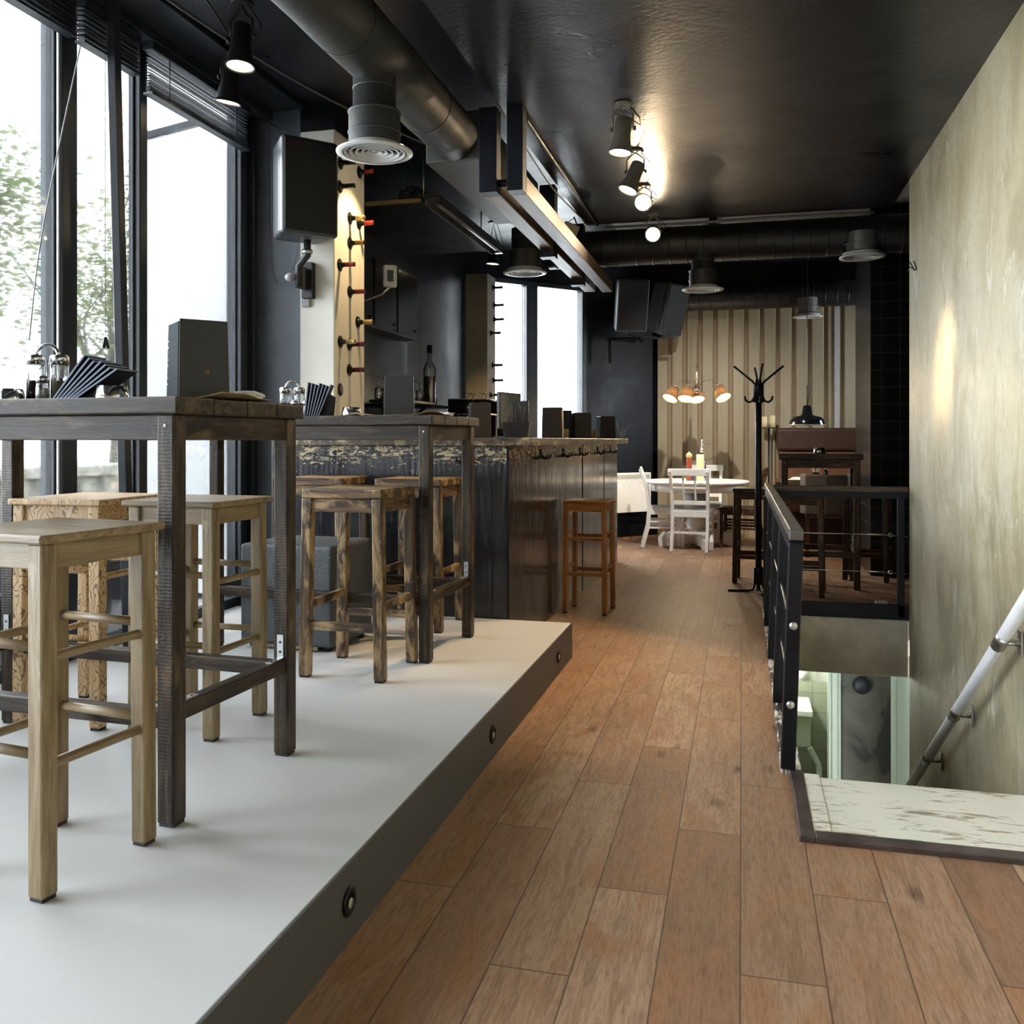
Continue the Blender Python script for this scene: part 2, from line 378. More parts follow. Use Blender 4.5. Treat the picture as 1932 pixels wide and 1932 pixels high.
st = B(); st.box(-3.15, -2.95, 5.22, 9.41, 0, 3.3); struct(st.obj('wall_left_rear', M_blk))
st = B(); st.box(2.6, 2.8, 6.4, 10.0, 0, 3.3); st.box(2.6, 2.8, 10.8, 11.6, 0, 3.3); st.box(2.6, 2.8, 10.0, 10.8, 0, 1.2); st.box(2.6, 2.8, 10.0, 10.8, 2.6, 3.3); st.box(1.3, 2.8, 6.3, 6.47, 0, 3.3); struct(st.obj('wall_alcove', M_blk))
# corrugated back wall
cw = B(); x = -1.02; pts = [(-1.02, 11.35)]; pitch = .184
while x < 1.75:
    pts += [(x + .112, 11.35), (x + .128, 11.382), (x + .168, 11.382), (x + pitch, 11.35)]; x += pitch
n_ = len(pts); bot = [cw.bm.verts.new((a, b, 0)) for a, b in pts]; top = [cw.bm.verts.new((a, b, 3.27)) for a, b in pts]
for i in range(n_ - 1): cw.bm.faces.new((bot[i], bot[i + 1], top[i + 1], top[i]))
cwo = struct(cw.obj('wall_back', mat_corr())); sm = cwo.modifiers.new('s', 'SOLIDIFY'); sm.thickness = .01; sm.offset = 0
st = B(); st.box(-1.2, 2.8, 11.42, 11.6, 0, 3.3); struct(st.obj('wall_back_outer', M_blk))
st = B(); st.box(1.065, 1.12, 11.325, 11.348, 0.02, 3.2); struct(st.obj('trim_pale_strip', flat('pale_lilac_strip', (.46, .44, .45), .6)))
# angled facade: from (-1.0,11.45) towards (-2.95,9.41); local x runs along the wall, y to the outside
FA = math.atan2(11.45 - 9.41, -1.0 + 2.95)
MF = Matrix.Translation((-2.95, 9.41, 0)) @ Matrix.Rotation(FA, 4, 'Z')
FL = math.hypot(1.95, 2.04)      # 2.822
fa = B()
for (a, b, c, d) in ((0, .06, 0, 3.3), (.06, 1.66, 0, .3), (.06, 1.66, 3.0, 3.3), (1.66, FL, 0, 3.3)):
    fa.box(a, b, 0, .14, c, d, MF)
struct(fa.obj('wall_left_angled', M_blk))
wn = sempty('window_5')  # its sill, hidden by the bar, is lowered to let in more daylight
f = B(); f.box(.06, 1.66, -.02, .1, .3, .36, MF); f.box(.06, 1.66, -.02, .1, 2.95, 3.0, MF); f.box(.06, .11, -.02, .1, 0.36, 2.95, MF); f.box(1.60, 1.66, -.02, .1, 0.36, 2.95, MF); f.box(.80, .95, -.04, .08, 0.36, 2.95, MF)
f.obj('window_frame', M_frame, wn, .006)
g = B(); g.box(.11, .80, .03, .034, 0.36, 2.95, MF); g.box(.95, 1.60, .03, .034, 0.36, 2.95, MF); g.obj('pane', M_glass, wn)
wn = sempty('fill_window'); f = B()  # added unseen window that brightens the white table and chairs
for a in ((10.0, 10.06), (10.74, 10.8)): f.box(2.62, 2.72, *a, 1.2, 2.6)
f.box(2.62, 2.72, 10.06, 10.74, 1.2, 1.26); f.box(2.62, 2.72, 10.06, 10.74, 2.54, 2.6); f.obj('window_frame', M_frame, wn)
g = B(); g.box(2.66, 2.664, 10.06, 10.74, 1.26, 2.54); g.obj('pane', M_glass, wn)
# left street windows
XW = -2.95
def win(name, y0, y1, z1=3.19, sill=.05):
    e = sempty(name)
    f = B(); f.box(XW - .06, XW - .01, y0, y1, P, P + sill); f.box(XW - .06, XW - .01, y0, y1, z1 - .04, z1)
    f.box(XW - .06, XW - .03, y0, y0 + .012, P + sill, z1 - .04); f.box(XW - .06, XW - .03, y1 - .012, y1, P + sill, z1 - .04)
    f.obj('window_frame', M_frame, e, .005)
    g = B(); g.box(XW - .047, XW - .043, y0 + .012, y1 - .012, P + sill, z1 - .04); g.obj('pane', M_glass, e)
win('window_1', 1.75, 3.41); win('window_2', 3.51, 3.95); win('window_3', 4.012, 4.90); win('window_4', .05, 1.6); win('window_6', -1.6, -.1); win('window_7', -3.3, -1.75)
M_litface = flat('daylit_post_face', (.17, .20, .23), .4, 0, .5, .05)
st = B()
st.box(XW - .11, XW, 3.41, 3.51, P, 3.27); st.box(XW - .055, XW, 3.95, 4.012, P, 3.27); st.box(XW - .10, XW, 4.90, 4.96, P, 3.27)
st.box(XW - .12, XW - .02, 4.96, 5.1, 0, 3.27); st.box(XW - .02, XW + .015, 5.02, 5.06, P, 3.27)
for y in (1.6, -.1, -1.75, -4.5): st.box(XW - .1, XW, y, y + .15 if y > -4 else y + 1.2, P, 3.27)
struct(st.obj('window_posts', M_frame, None, .006))
st = B(); st.box(XW - .108, XW - .078, 3.404, 3.41, P, 3.19); struct(st.obj('window_post_lit_face', M_litface, None))  # lighter slab paints the daylight on this face of the black post
st = B(); st.box(XW - .075, XW - .06, 3.403, 3.41, P, 3.19); struct(st.obj('window_post_bead', M_steel, None))
st = B(); st.box(XW - .022, XW - .012, 3.402, 3.41, P, 3.19); struct(st.obj('window_post_strip', flat('bright_seal', (.6, .6, .58), .4)))
st = B(); st.box(XW - .12, XW + .1, -4.5, 5.1, 3.19, 3.27); st.box(XW - .06, XW + .32, -4.5, 5.1, 3.24, 3.27); st.box(XW - .12, XW - .1, -4.5, 5.1, 0, P + .02); struct(st.obj('window_head', M_frame, None, .004))
# stairwell
M_board = mat_whitepaint('chipped_white_board', (.36, .285, .19), .575, (.80, .78, .69), (2.2, 14, 1))
M_kerb = mat_whitepaint('scuffed_black_white_strip', (.022, .024, .035), .525, (.80, .79, .76), (14, 4, 1))
M_lead = flat('weathered_metal_edge', (.11, .085, .082), .42, .5, .5, .4, 9, .3)
st = B(); st.box(.25, 1.08, 2.84, 3.31, -.12, .012); struct(st.obj('floor_landing_board', M_board, None, .004))
st = B(); st.box(.205, .262, 2.83, 3.33, -.1, .015); st.bm; struct(st.obj('trim_1', M_board, None, .003))
st = B(); st.box(.165, .21, 2.79, 3.35, -.1, .018); st.box(.21, 1.08, 2.79, 2.845, -.1, .018); struct(st.obj('trim_2', M_lead, None, .004))
st = B(); st.box(.135, .205, 3.35, 6.52, -.02, .02); struct(st.obj('trim_3', M_kerb, None, .006))
st = B(); st.box(.13, .205, 3.335, 6.5, -.16, -.02); st.box(.2, 1.08, 6.47, 6.5, -.015, .085); struct(st.obj('trim_4', M_steel, None, .003))
M_beamc = flat('rough_concrete_beam', (.80, .73, .62), .7, 0, .3, .2, 7, .5)
st = B(); st.box(.1, 1.08, 6.482, 6.9, -.40, -.012); struct(st.obj('wall_stair_beam', M_beamc, None, .012))
st = B(); st.box(.0, .2, 3.3, 6.5, -2.5, -.16); struct(st.obj('wall_stair_left', M_conc))
st = B()
for i in range(12): st.box(.2, 1.08, 3.31 + .26 * i, 3.31 + .26 * (i + 1), -2.5, -.19 * (i + 1))
struct(st.obj('stairs', flat('stair_concrete', (.22, .2, .17), .7)))
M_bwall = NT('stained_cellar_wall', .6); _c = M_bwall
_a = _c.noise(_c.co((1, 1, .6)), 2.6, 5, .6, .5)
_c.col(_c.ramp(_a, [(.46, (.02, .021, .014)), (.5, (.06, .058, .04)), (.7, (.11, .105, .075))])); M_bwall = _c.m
st = B(); st.box(.82, 2.2, 8.3, 8.4, -2.5, -.3); st.box(-.6, .44, 8.3, 8.4, -2.5, -.3); struct(st.obj('wall_cellar', M_bwall))
st = B(); st.box(-.6, 2.2, 3.3, 10.2, -2.6, -2.5); struct(st.obj('floor_cellar', flat('cellar_floor', (.1, .1, .09), .5)))
st = B(); st.box(-.6, 2.2, 6.9, 10.2, -.35, -.2); struct(st.obj('ceiling_cellar', flat('cellar_ceiling', (.3, .3, .26), .6)))
M_wct = mat_tile('pale_green_tiles', (.50, .53, .42), (.2, .2, .16), .2)
st = B(); st.box(-.6, 1.0, 9.7, 9.8, -2.5, -.3); st.box(.86, .96, 8.4, 9.7, -2.5, -.3); st.box(-.6, -.5, 8.4, 9.7, -2.5, -.3); struct(st.obj('wall_washroom', M_wct))
st = B(); st.box(2.1, 2.2, 6.47, 8.3, -2.5, -.3); st.box(-.6, -.5, 6.5, 8.3, -2.5, -.3); struct(st.obj('wall_cellar_side', M_bwall))
M_green = flat('pale_green_door_paint', (.40, .46, .36), .45, 0, .4, .05)
d = sempty('door_1'); f = B(); f.box(.73, .83, 8.26, 8.42, -2.5, -.35); f.box(.755, .80, 8.235, 8.26, -2.5, -.35); f.obj('door_frame', M_green, d, .006)
d = sempty('door_2'); f = B(); f.box(1.185, 1.225, 7.9, 7.95, -2.5, -.35); f.box(1.225, 1.28, 7.3, 8.2, -2.5, -.5); f.obj('door_leaf', M_green, d, .006)
# tiled column
st = B(); st.box(1.09, 2.05, 8.42, 9.5, 0, 3.27); struct(st.obj('wall_tiled_column', mat_tile('black_glazed_tiles', (.007, .006, .007), (.10, .095, .08), .15, .3)))
# concrete wine pillars
M_pil = flat('pale_pillar_concrete', (.82, .79, .71), .6, 0, .3, .08, 3, .3)
M_pilw = M_pil
pc = B(); pc.box(-2.66, -2.426, 5.095, 5.55, 0, 3.10); struct(pc.obj('wall_pillar', M_pil, None, .008))
pc = B(); pc.box(-2.66, -2.426, 5.10, 5.55, 3.10, 3.27); struct(pc.obj('wall_pillar_top', M_blk))
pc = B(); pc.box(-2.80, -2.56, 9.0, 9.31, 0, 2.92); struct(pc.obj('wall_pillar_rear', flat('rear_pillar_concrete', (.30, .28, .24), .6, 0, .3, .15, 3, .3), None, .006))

# ================================================================ OUTSIDE
M_pave = flat('pale_pavement', (.55, .55, .54), .8, 0, .2, .1, 1.2)
gr = B(); gr.box(-40, XW - .1, -20, 45, -.12, -.02); gr.prism([(-3.1, 9.6), (-.9, 11.9), (-.9, 45), (-3.1, 45)], -.12, -.02); o = struct(gr.obj('ground_outside', M_pave))
lw = B(); lw.box(-7.6, -7.2, 1, 16, -.05, .78); lw.box(-7.7, -7.1, 1, 16, .78, .9); tag(lw.obj('garden_wall', flat('pale_stone_wall', (.36, .35, .30), .8, 0, .2, .6, 4), None, .02), 'long low pale stone wall beyond the street windows', 'garden wall')
pp = B(); pp.lathe([(.17, 0), (.20, .1), (.26, .46), (.29, .5), (.29, .56), (.25, .56), (.24, .5), (0, .5)], 4, T(rz=R(45)), False)
M_pot = flat('slate_planter', (.013, .016, .018), .6)
for (X, Y, lb) in ((-5.3, 5.55, 'grey square planter outside, seen left of the wide dark window post'), (-5.3, 6.4, 'grey square planter outside, just right of the wide dark window post'), (-5.3, 8.35, 'grey square planter outside, beyond the window under the far table leg')):
    if X == -5.3 and Y == 5.55:
        pot = thing('planter', lb, 'planter', (X, Y, -.02), 0, 'planters on the pavement'); pp.obj('pot', M_pot, pot)
        sl = B(); sl.lathe([(0, .50), (.24, .50), (.2, .53), (0, .55)], 12); sl.obj('soil', flat('dark_soil', (.05, .04, .03), .9), pot)
    else: dup(pot, (X, Y, -.02), 0, lb)
ts = B()
for i in range(26):
    t = i / 25; ts.bm.verts.new((XW - .35 - .04 * math.sin(i * 1.9), 1.2 + 3.4 * t, .75 + .12 * math.sin(i * .7) - .25 * t)); ts.bm.verts.new((XW - .62 - .07 * math.sin(i * 1.3), 1.2 + 3.4 * t, -.02))
ts.bm.verts.ensure_lookup_table()
for i in range(25): ts.bm.faces.new([ts.bm.verts[k] for k in (2 * i, 2 * i + 1, 2 * i + 3, 2 * i + 2)])
o = tag(ts.obj('tarpaulin', flat('grey_blue_tarpaulin', (.15, .17, .20), .5, 0, .4, .25, 3)), 'grey blue tarpaulin draped low outside the glass behind the stools', 'tarpaulin')
sm = o.modifiers.new('s', 'SOLIDIFY'); sm.thickness = .006
# white lightbox kiosk outside
k = thing('street_kiosk', 'white street kiosk with grey corner frame outside the third window', 'kiosk', (-3.88, 6.05, -.02), R(22))
b_ = B(); b_.box(-.55, .0, 0, .6, .05, 3.50); b_.box(0, .35, 0, .6, .05, 3.42); b_.obj('panel', flat('kiosk_white', (.88, .88, .88), .5, 0, .3, .01), k)
b_ = B(); b_.box(-.58, -.545, -.02, .03, 0, 3.46); b_.bar((-.56, 0, 3.46), (0, 0, 3.64), .05); b_.bar((0, 0, 3.64), (.35, 0, 3.5), .04); b_.box(.33, .36, -.02, .03, 0, 3.5); b_.obj('frame', flat('kiosk_frame', (.022, .024, .028), .5), k)
# trees
M_leaf = mat_leaf(); M_bark = flat('pale_bark', (.14, .13, .11), .8, 0, .2, .3, 12, .4)
def tree(loc, h, rad, seed, label, nleaf):
    rnd = random.Random(seed); t = thing('street_tree', label, 'tree', loc, 0, 'trees outside the street windows')
    tr = B(); tips = []
    def limb(p, d, ln, r, lev):
        pts = [p]; q = Vector(p); dd = Vector(d)
        for i in range(4):
            dd = (dd + Vector((rnd.uniform(-.25, .25), rnd.uniform(-.25, .25), rnd.uniform(-.05, .2)))).normalized(); q = q + dd * ln / 4; pts.append(q.copy())
        tr.tube(pts, r, 7, True, [r * (1 - .14 * i) for i in range(5)])
        tips.extend(pts[2:] if lev else pts[4:])
        if lev < 3:
            for i in range(3 if lev else 4):
                a = rnd.uniform(0, 6.28); nd = (dd * .7 + Vector((math.cos(a), math.sin(a), rnd.uniform(-.1, .5))) * .75).normalized()
                limb(pts[rnd.choice((2, 3, 4))], nd, ln * .68, r * .5, lev + 1)
    limb(Vector((0, 0, 0)), (.05, .05, 1), h * .45, .16, 0)
    tr.obj('trunk', M_bark, t)
    lf = B()
    for i in range(nleaf):
        c = Vector(rnd.choice(tips)) + Vector((rnd.gauss(0, rad), rnd.gauss(0, rad), rnd.gauss(0, rad * .7)))
        a = rnd.uniform(.05, .10); m = Matrix.Rotation(rnd.uniform(0, 6.28), 3, 'Z') @ Matrix.Rotation(rnd.uniform(-1.2, 1.2), 3, 'X')
        lf.quad(*[c + m @ Vector(q) for q in ((-a * .5, 0, 0), (0, -a * .3, .004), (a * .6, 0, 0), (0, a * .3, .004))]) if False else lf.bm.faces.new([lf.bm.verts.new(c + m @ Vector(q)) for q in ((-a * .8, 0, 0), (0, -a * .45, .01), (a * .9, 0, 0), (0, a * .45, .01))])
    o = lf.obj('foliage', M_leaf, t); o['kind'] = 'stuff'; return t
tree((-10.0, 9.0, -.05), 5.6, .5, 3, 'pale green tree outside, seen left of the wide dark window post', 6500)
tree((-12.2, 15.5, -.05), 6.4, .55, 11, 'pale green tree outside between the wide post and the thin leaning pole', 6000)
tree((-13.5, 23.0, -.05), 7, .6, 21, 'pale tree outside behind the thin leaning pole and white kiosk', 5000)
# ================================================================ STOOLS AND TABLES
def make_stool(name, label, loc, rz, W, w=.37, d=.37, h=.795, leg=.043, style='square', group=None, seat_t=.04, over=0., splay=.012):
    """W(axis) gives the wood for a grain direction; local origin at the centre of the footprint"""
    t = thing(name, label, 'stool', loc, rz, group)
    a, b = w / 2, d / 2
    s = B(); s.box(-a - over, a + over, -b - over, b + over, h - seat_t, h); s.obj('seat', W('X'), t, .005)
    zt = h - seat_t
    for sx in (-1, 1):
        for sy in (-1, 1):
            q = B(); q.bar(((a - leg / 2 + splay) * sx, (b - leg / 2 + splay * .6) * sy, .008), ((a - leg / 2) * sx, (b - leg / 2) * sy, zt), leg, leg, (0, 1, 0))
            L = q.obj('leg', W('Z'), t, .005)
            c = B(); x, y = (a - leg / 2 + splay) * sx, (b - leg / 2 + splay * .6) * sy
            c.box(x - leg * .42, x + leg * .42, y - leg * .42, y + leg * .42, 0, .009); c.obj('foot_pad', M_plas, L)
    ah = .058
    for sy in (-1, 1):
        q = B(); q.box(-a + leg * .8, a - leg * .8, sy * (b - leg * .5) - .012, sy * (b - leg * .5) + .012, zt - ah, zt); q.obj('apron', W('X'), t, .003)
    for sx in (-1, 1):
        q = B(); q.box(sx * (a - leg * .5) - .012, sx * (a - leg * .5) + .012, -b + leg * .8, b - leg * .8, zt - ah, zt); q.obj('apron', W('Y'), t, .003)
    ya, xa = b - leg / 2 + .003, a - leg / 2 + .005
    if style == 'round':
        for z in (.30, .535):
            for sy in (-1, 1): q = B(); q.tube([(-xa, sy * ya, z + .012), (xa, sy * ya, z + .012)], .0115, 12); q.obj('rung', W('X'), t)
            for sx in (-1, 1): q = B(); q.tube([(sx * xa, -ya, z - .012), (sx * xa, ya, z - .012)], .0115, 12); q.obj('rung', W('Y'), t)
    elif style == 'double':
        for z in (.27, .51):
            for sy in (-1, 1): q = B(); q.box(-xa, xa, sy * ya - .009, sy * ya + .009, z - .013, z + .013); q.obj('rung', W('X'), t, .003)
            for sx in (-1, 1): q = B(); q.box(sx * xa - .009, sx * xa + .009, -ya, ya, z + .03, z + .052); q.obj('rung', W('Y'), t, .003)
    else:
        for sy in (-1, 1): q = B(); q.box(-xa, xa, sy * ya - .013, sy * ya + .013, .20, .236); q.obj('stretcher', W('X'), t, .004)
        for sx in (-1, 1): q = B(); q.box(sx * xa - .013, sx * xa + .013, -ya, ya, .285, .32); q.obj('stretcher', W('Y'), t, .004)
    return t
G = 'bar stools on the white platform'
pale = make_stool('bar_stool', 'pale waxed wood bar stool with round rungs, nearest, before the first high table', (-1.603, 1.815, P), R(-7.7), W_light, .332, .332, style='round', group=G, seat_t=.02, over=.016, splay=.003)
dup(pale, (-1.855, 2.812, P), R(-2), 'pale waxed wood bar stool behind the front table leg, beside the patterned stool')
make_stool('bar_stool', 'bar stool covered in burnt swirling line patterns, near the street window', (-2.315, 2.825, P), R(2), lambda a: M_pat, .345, .375, style='round', group=G, seat_t=.022, over=.012, splay=.003)
drk = make_stool('bar_stool', 'worn dark brown stool with rubbed edges standing in front of the second high table', (-1.613, 3.645, P), R(-1.5), W_dark, .365, .375, group=G, leg=.045)
dup(drk, (-1.695, 4.615, P), R(-1), 'worn dark stool behind the second high table, right one against the bar front')
dup(drk, (-2.255, 4.615, P), R(1.5), 'worn dark stool behind the second high table, left one above the speaker cabinet')
make_stool('bar_stool', 'orange varnished slim stool against the long side of the black bar', (-1.03, 6.215, 0), R(-4), W_orange, .30, .29, .772, .034, 'double', 'stools on the plank floor', .018, .004, .006)
far = make_stool('bar_stool', 'dark brown stool left of the coat stand beyond the stair rail', (.115, 7.86, 0), R(-4), W_dk2, .345, .34, .785, .042, 'square', 'stools on the plank floor', .032, .006)
dup(far, (.435, 7.305, 0), R(-6), 'dark brown stool directly behind the far stair rail wires')
dup(far, (1.065 - .02, 8.25 - .02, 0), R(-14), 'dark brown stool at the tiled column behind the rail corner post')

M_zinc = flat('zinc_bracket', (.6, .62, .63), .35, .9, .5, .05)
M_screw = flat('screw_black', (.02, .02, .02), .4)
def make_table(label, loc, rz, W=W_table, L=1.15, D=.60, h=1.112, leg=.052, group='high tables', rail=.27, name='high_table'):
    """local origin at the right front corner of the footprint: table runs to -x and +y"""
    t = thing(name, label, 'table', loc, rz, group); top = .045
    n = 4
    for i in range(n):       # boards of the top
        y0 = -.014 + (D + .028) * i / n; q = B(); q.box(-L - .02, .02, y0 + .0012, -.014 + (D + .028) * (i + 1) / n - .0012, h - top, h - .0015 * (i % 2)); q.obj('tabletop_board', W('X'), t, .005)
    zt = h - top
    for x0 in (-L, -leg):
        for y0 in (0, D - leg):
            q = B(); q.box(x0, x0 + leg, y0, y0 + leg, .008, zt); l = q.obj('leg', W('Z'), t, .005)
            q = B(); q.box(x0 + .004, x0 + leg - .004, y0 + .004, y0 + leg - .004, 0, .009); q.obj('foot_pad', M_plas, l)
            q = B(); q.lathe([(.0045, 0), (.0045, .0015), (0, .0015)], 10, T(x0 + leg / 2, y0 + .0002, zt - .03, rx=R(90))); q.obj('screw', M_zinc, l)
    for y0 in (.008, D - .033): q = B(); q.box(-L + leg, -leg, y0, y0 + .025, zt - .068, zt - .001); q.obj('apron', W('X'), t, .003)
    for x0 in (-L + .008, -.033): q = B(); q.box(x0, x0 + .025, leg, D - leg, zt - .068, zt - .001); q.obj('apron', W('Y'), t, .003)
    for y0 in (.006, D - leg + .006): q = B(); q.box(-L + leg, -leg, y0, y0 + .04, rail - .02, rail + .025); q.obj('foot_rail', W('X'), t, .004)
    for x0 in (-L + .006, -leg + .006): q = B(); q.box(x0, x0 + .04, leg, D - leg, rail - .005, rail + .04); q.obj('foot_rail', W('Y'), t, .004)
    for x0, sx in ((-L + .026, 1), (-.026, -1)):
        for y0, sy in ((leg, 1), (D - leg, -1)):
            q = B(); q.box(x0 - .011, x0 + .011, min(y0, y0 + sy * .003), max(y0, y0 + sy * .003), rail + .04, rail + .115); q.box(x0 - .011, x0 + .011, min(y0, y0 + sy * .07), max(y0, y0 + sy * .07), rail + .0402, rail + .0432)
            br = q.obj('angle_bracket', M_zinc, t)
            for zz in (.062, .092): B().lathe([(.004, 0), (.004, .001), (0, .001)], 8, T(x0, y0 + sy * .0032, rail + zz, rx=R(-90 * sy))).obj('screw', M_screw, br)
            for dy in (.03, .055): B().lathe([(.004, 0), (.004, .001), (0, .001)], 8, T(x0, y0 + sy * dy, rail + .0434)).obj('screw', M_screw, br)
    return t
t1 = make_table('dark stained high table nearest on the platform, by the street window', (-1.415, 2.028, P), R(-3))
t2 = dup(t1, (-1.352, 3.803, P), R(-3), 'dark stained high table farther back on the platform, before the bar front')
ft = make_table('brown high table beyond the stair rail, beside the tiled column', (.905, 7.56, 0), R(-3), W_dk2, .60, .56, 1.075, .05)
MT1 = Matrix.Translation((-1.415, 2.028, P + 1.112)) @ Matrix.Rotation(R(-3), 4, 'Z')
MT2 = Matrix.Translation((-1.352, 3.803, P + 1.112)) @ Matrix.Rotation(R(-3), 4, 'Z')

# ---------------------------------------------------------------- things on the tables
def cup_profile(r, h, t=.002): return [(r * .9, 0), (r * .96, h * .1), (r, h), (r - t, h), (r * .94 - t, .004), (0, .004)]
def make_cruet(label, loc, rz, small=False):
    t = thing('cruet_set', label, 'cruet set', loc, rz, 'cruet sets on the high tables')
    b_ = B(); b_.lathe([(.030, 0), (.030, .004), (0, .004)], 20, T(-.035)); b_.lathe([(.030, 0), (.030, .004), (0, .004)], 20, T(.035)); b_.box(-.035, .035, -.02, .02, 0, .003)
    b_.tube([(0, 0, .003), (0, 0, .14)], .003, 8)
    b_.obj('stand', M_chrome, t)
    h_ = B(); h_.tube([(.032 * math.cos(a), 0, .150 + .034 * math.sin(a)) for a in [R(180 - 18 * i) for i in range(11)]], .0055, 8); h_.obj('handle', M_chrome, t)
    for sx, liq, nm in ((-1, flat('balsamic_vinegar', (.012, .008, .008), .1), 'vinegar_bottle'), (1, flat('golden_oil', (.35, .30, .12), .15), 'oil_bottle')):
        g = B(); g.lathe([(.0262, .005), (.0262, .118), (.0245, .125)], 20, T(sx * .035)); go = g.obj(nm, M_clear, t)
        g = B(); g.lathe([(.0235, .007), (.0235, .072), (0, .072)], 20, T(sx * .035)); g.obj('liquid', liq, go)
        g = B(); g.lathe([(.0275, .122), (.0275, .147), (.024, .152), (0, .152)], 20, T(sx * .035)); g.obj('cap', M_chrome, go)
    return t
def make_shaker(label, loc, fill):
    t = thing('shaker', label, 'shaker', loc, 0, 'salt and pepper shakers')
    g = B(); g.lathe([(.021, 0), (.0205, .03), (.017, .055), (.0165, .062)], 18); g.obj('body', M_clear, t)
    g = B(); g.lathe([(.018, .002), (.0175, .03), (.015, .045), (0, .045)], 18); g.obj('contents', fill, t)
    g = B(); g.lathe([(.0185, .06), (.0185, .076), (.013, .083), (0, .084)], 18); g.obj('cap', M_chrome, t)
    return t
M_salt = flat('salt', (.8, .8, .78), .8); M_pep = flat('ground_pepper', (.38, .33, .24), .8, 0, .2, .3, 150)
def make_napkins(label, loc, rz, up=0.):
    t = thing('napkin_holder', label, 'napkin holder', loc, rz, 'napkin holders on the high tables')
    for sx in (-1, 1):
        q = B(); q.prism([(-.045, 0), (.075, 0), (.085, .10), (.06, .115), (-.02, .055)], -.003, .003, T(sx * .0, sx * .03, 0, 0, R(90))); q.obj('side_plate', M_plas, t, .002)
    q = B(); q.box(-.045, .075, -.03, .03, 0, .004); q.obj('base', M_plas, t)
    for i in range(7):
        a = R(52 + up - (3.2 - up * .02) * i); x0 = -.055 + .011 * i; ln = .165 - .004 * (i % 3)
        q = B(); M_ = T(x0, 0, .006, 0, 0, R(90) - a); q.box(-.0022, .0022, -.055, .055, 0, ln, M_)
        n_ = q.obj('napkin', M_nap, t)
        q = B(); q.box(-.0026, .0026, -.056, -.0545, .001, ln + .001, M_); q.box(-.0026, .0026, -.055, .055, ln - .0005, ln + .001, M_); q.obj('folded_edge', M_napedge, n_)
    return t
def make_tin(label, loc, r=.048, h=.046):
    t = thing('ashtray_tin', label, 'tin', loc, 0, 'steel tins on the tables')
    g = B(); g.lathe([(r, 0), (r * .98, h * .3), (r * .86, h), (r * .84, h), (r * .94, .004), (0, .004)], 28); g.obj('body', M_chrome, t); return t
def make_menu(label, loc, rz, mat=M_menu, w=.125, d=.10, h=.232, side=M_menus, emblem=False, group='menu holders'):
    t = thing('menu_holder', label, 'menu', loc, rz, group)
    q = B(); q.prism([(-w / 2, -d / 2), (w / 2, -d / 2), (w / 2, d / 2), (-w / 2, d / 2)], 0, h)
    for v in q.bm.verts:
        if v.co.z > .1: v.co.x *= .94; v.co.y *= .9
    q.obj('cover', mat, t, .0025)
    q = B(); q.box(-w / 2 - .0025, -w / 2 + .004, -d / 2 + .004, d / 2 - .004, .002, h - .008); q.bm.verts.ensure_lookup_table()
    for v in q.bm.verts:
        if v.co.z > .1: v.co.x += w * .03; v.co.y *= .9
    sp = q.obj('spine_panel', side, t)
    q = B()
    for i in range(9): q.box(-w / 2 - .0032 + w * .03 * i / 9 * .9, -w / 2 - .0022 + w * .03 * i / 9, d / 2 - .022, d / 2 - .014 - .004 * (i % 3), .05 + .018 * i, .054 + .018 * i)
    q.obj('lettering', flat('pale_print', (.5, .52, .5), .7), sp)
    if emblem:
        q = B(); q.lathe([(.0085, 0), (.0085, .0012), (0, .0012)], 8, T(.008, -d / 2 + .0012 * .4 + .0025, .085, rx=R(90))); q.obj('emblem', flat('tan_emblem', (.20, .12, .055), .6), t)
    return t
def make_placemat(label, loc, rz):
    q = B(); n_ = 8; rows = []
    for i in range(n_ + 1):
        rows.append([q.bm.verts.new((-.20 + .40 * i / n_, -.14 + .28 * j / 4, .002 + .010 * max(0, (abs(i - 4) - 2.6)) * (1 if j < 3 else .3) + .0012 * ((i * 7 + j * 3) % 3))) for j in range(5)])
    for i in range(n_):
        for j in range(4): q.bm.faces.new((rows[i][j], rows[i + 1][j], rows[i + 1][j + 1], rows[i][j + 1]))
    o = q.obj('paper_placemat', M_paper); sm = o.modifiers.new('s', 'SOLIDIFY'); sm.thickness = .0012
    o.location = loc; o.rotation_euler = (0, 0, rz); return tag(o, label, 'placemat', 'kraft paper placemats')
def make_crumple(label, loc, s=1.):
    q = B(); bmesh.ops.create_icosphere(q.bm, subdivisions=3, radius=.05 * s); rnd = random.Random(int(loc[0] * 1000))
    for v in q.bm.verts: v.co = Vector((v.co.x * 1.5, v.co.y * 1.2, max(-.012, v.co.z * .42))) * (1 + rnd.uniform(-.16, .16)); v.co.z += .0125 * s
    for v in q.bm.verts: v.co.z = max(v.co.z, 0.)
    o = q.obj('crumpled_napkin', M_wpaper); o.location = loc; return tag(o, label, 'napkin', 'crumpled white napkins')
def at1(x, y, z=0.): return MT1 @ Vector((x, y, z))
def at2(x, y, z=0.): return MT2 @ Vector((x, y, z))
make_cruet('chrome handled oil and vinegar cruet on the nearest high table', at1(-.70, .30), R(25))
make_shaker('salt shaker with steel cap before the cruet on the nearest high table', at1(-.655, .235), M_salt)
make_shaker('pepper shaker beside the napkins on the nearest high table', at1(-.60, .285), M_pep)
make_napkins('black napkin holder with fanned navy napkins on the nearest high table', at1(-.52, .245), R(6))
make_tin('steel tin right of the napkins on the nearest high table', at1(-.385, .22))
make_tin('steel tin at the left picture edge on the nearest high table', at1(-.80, .25))
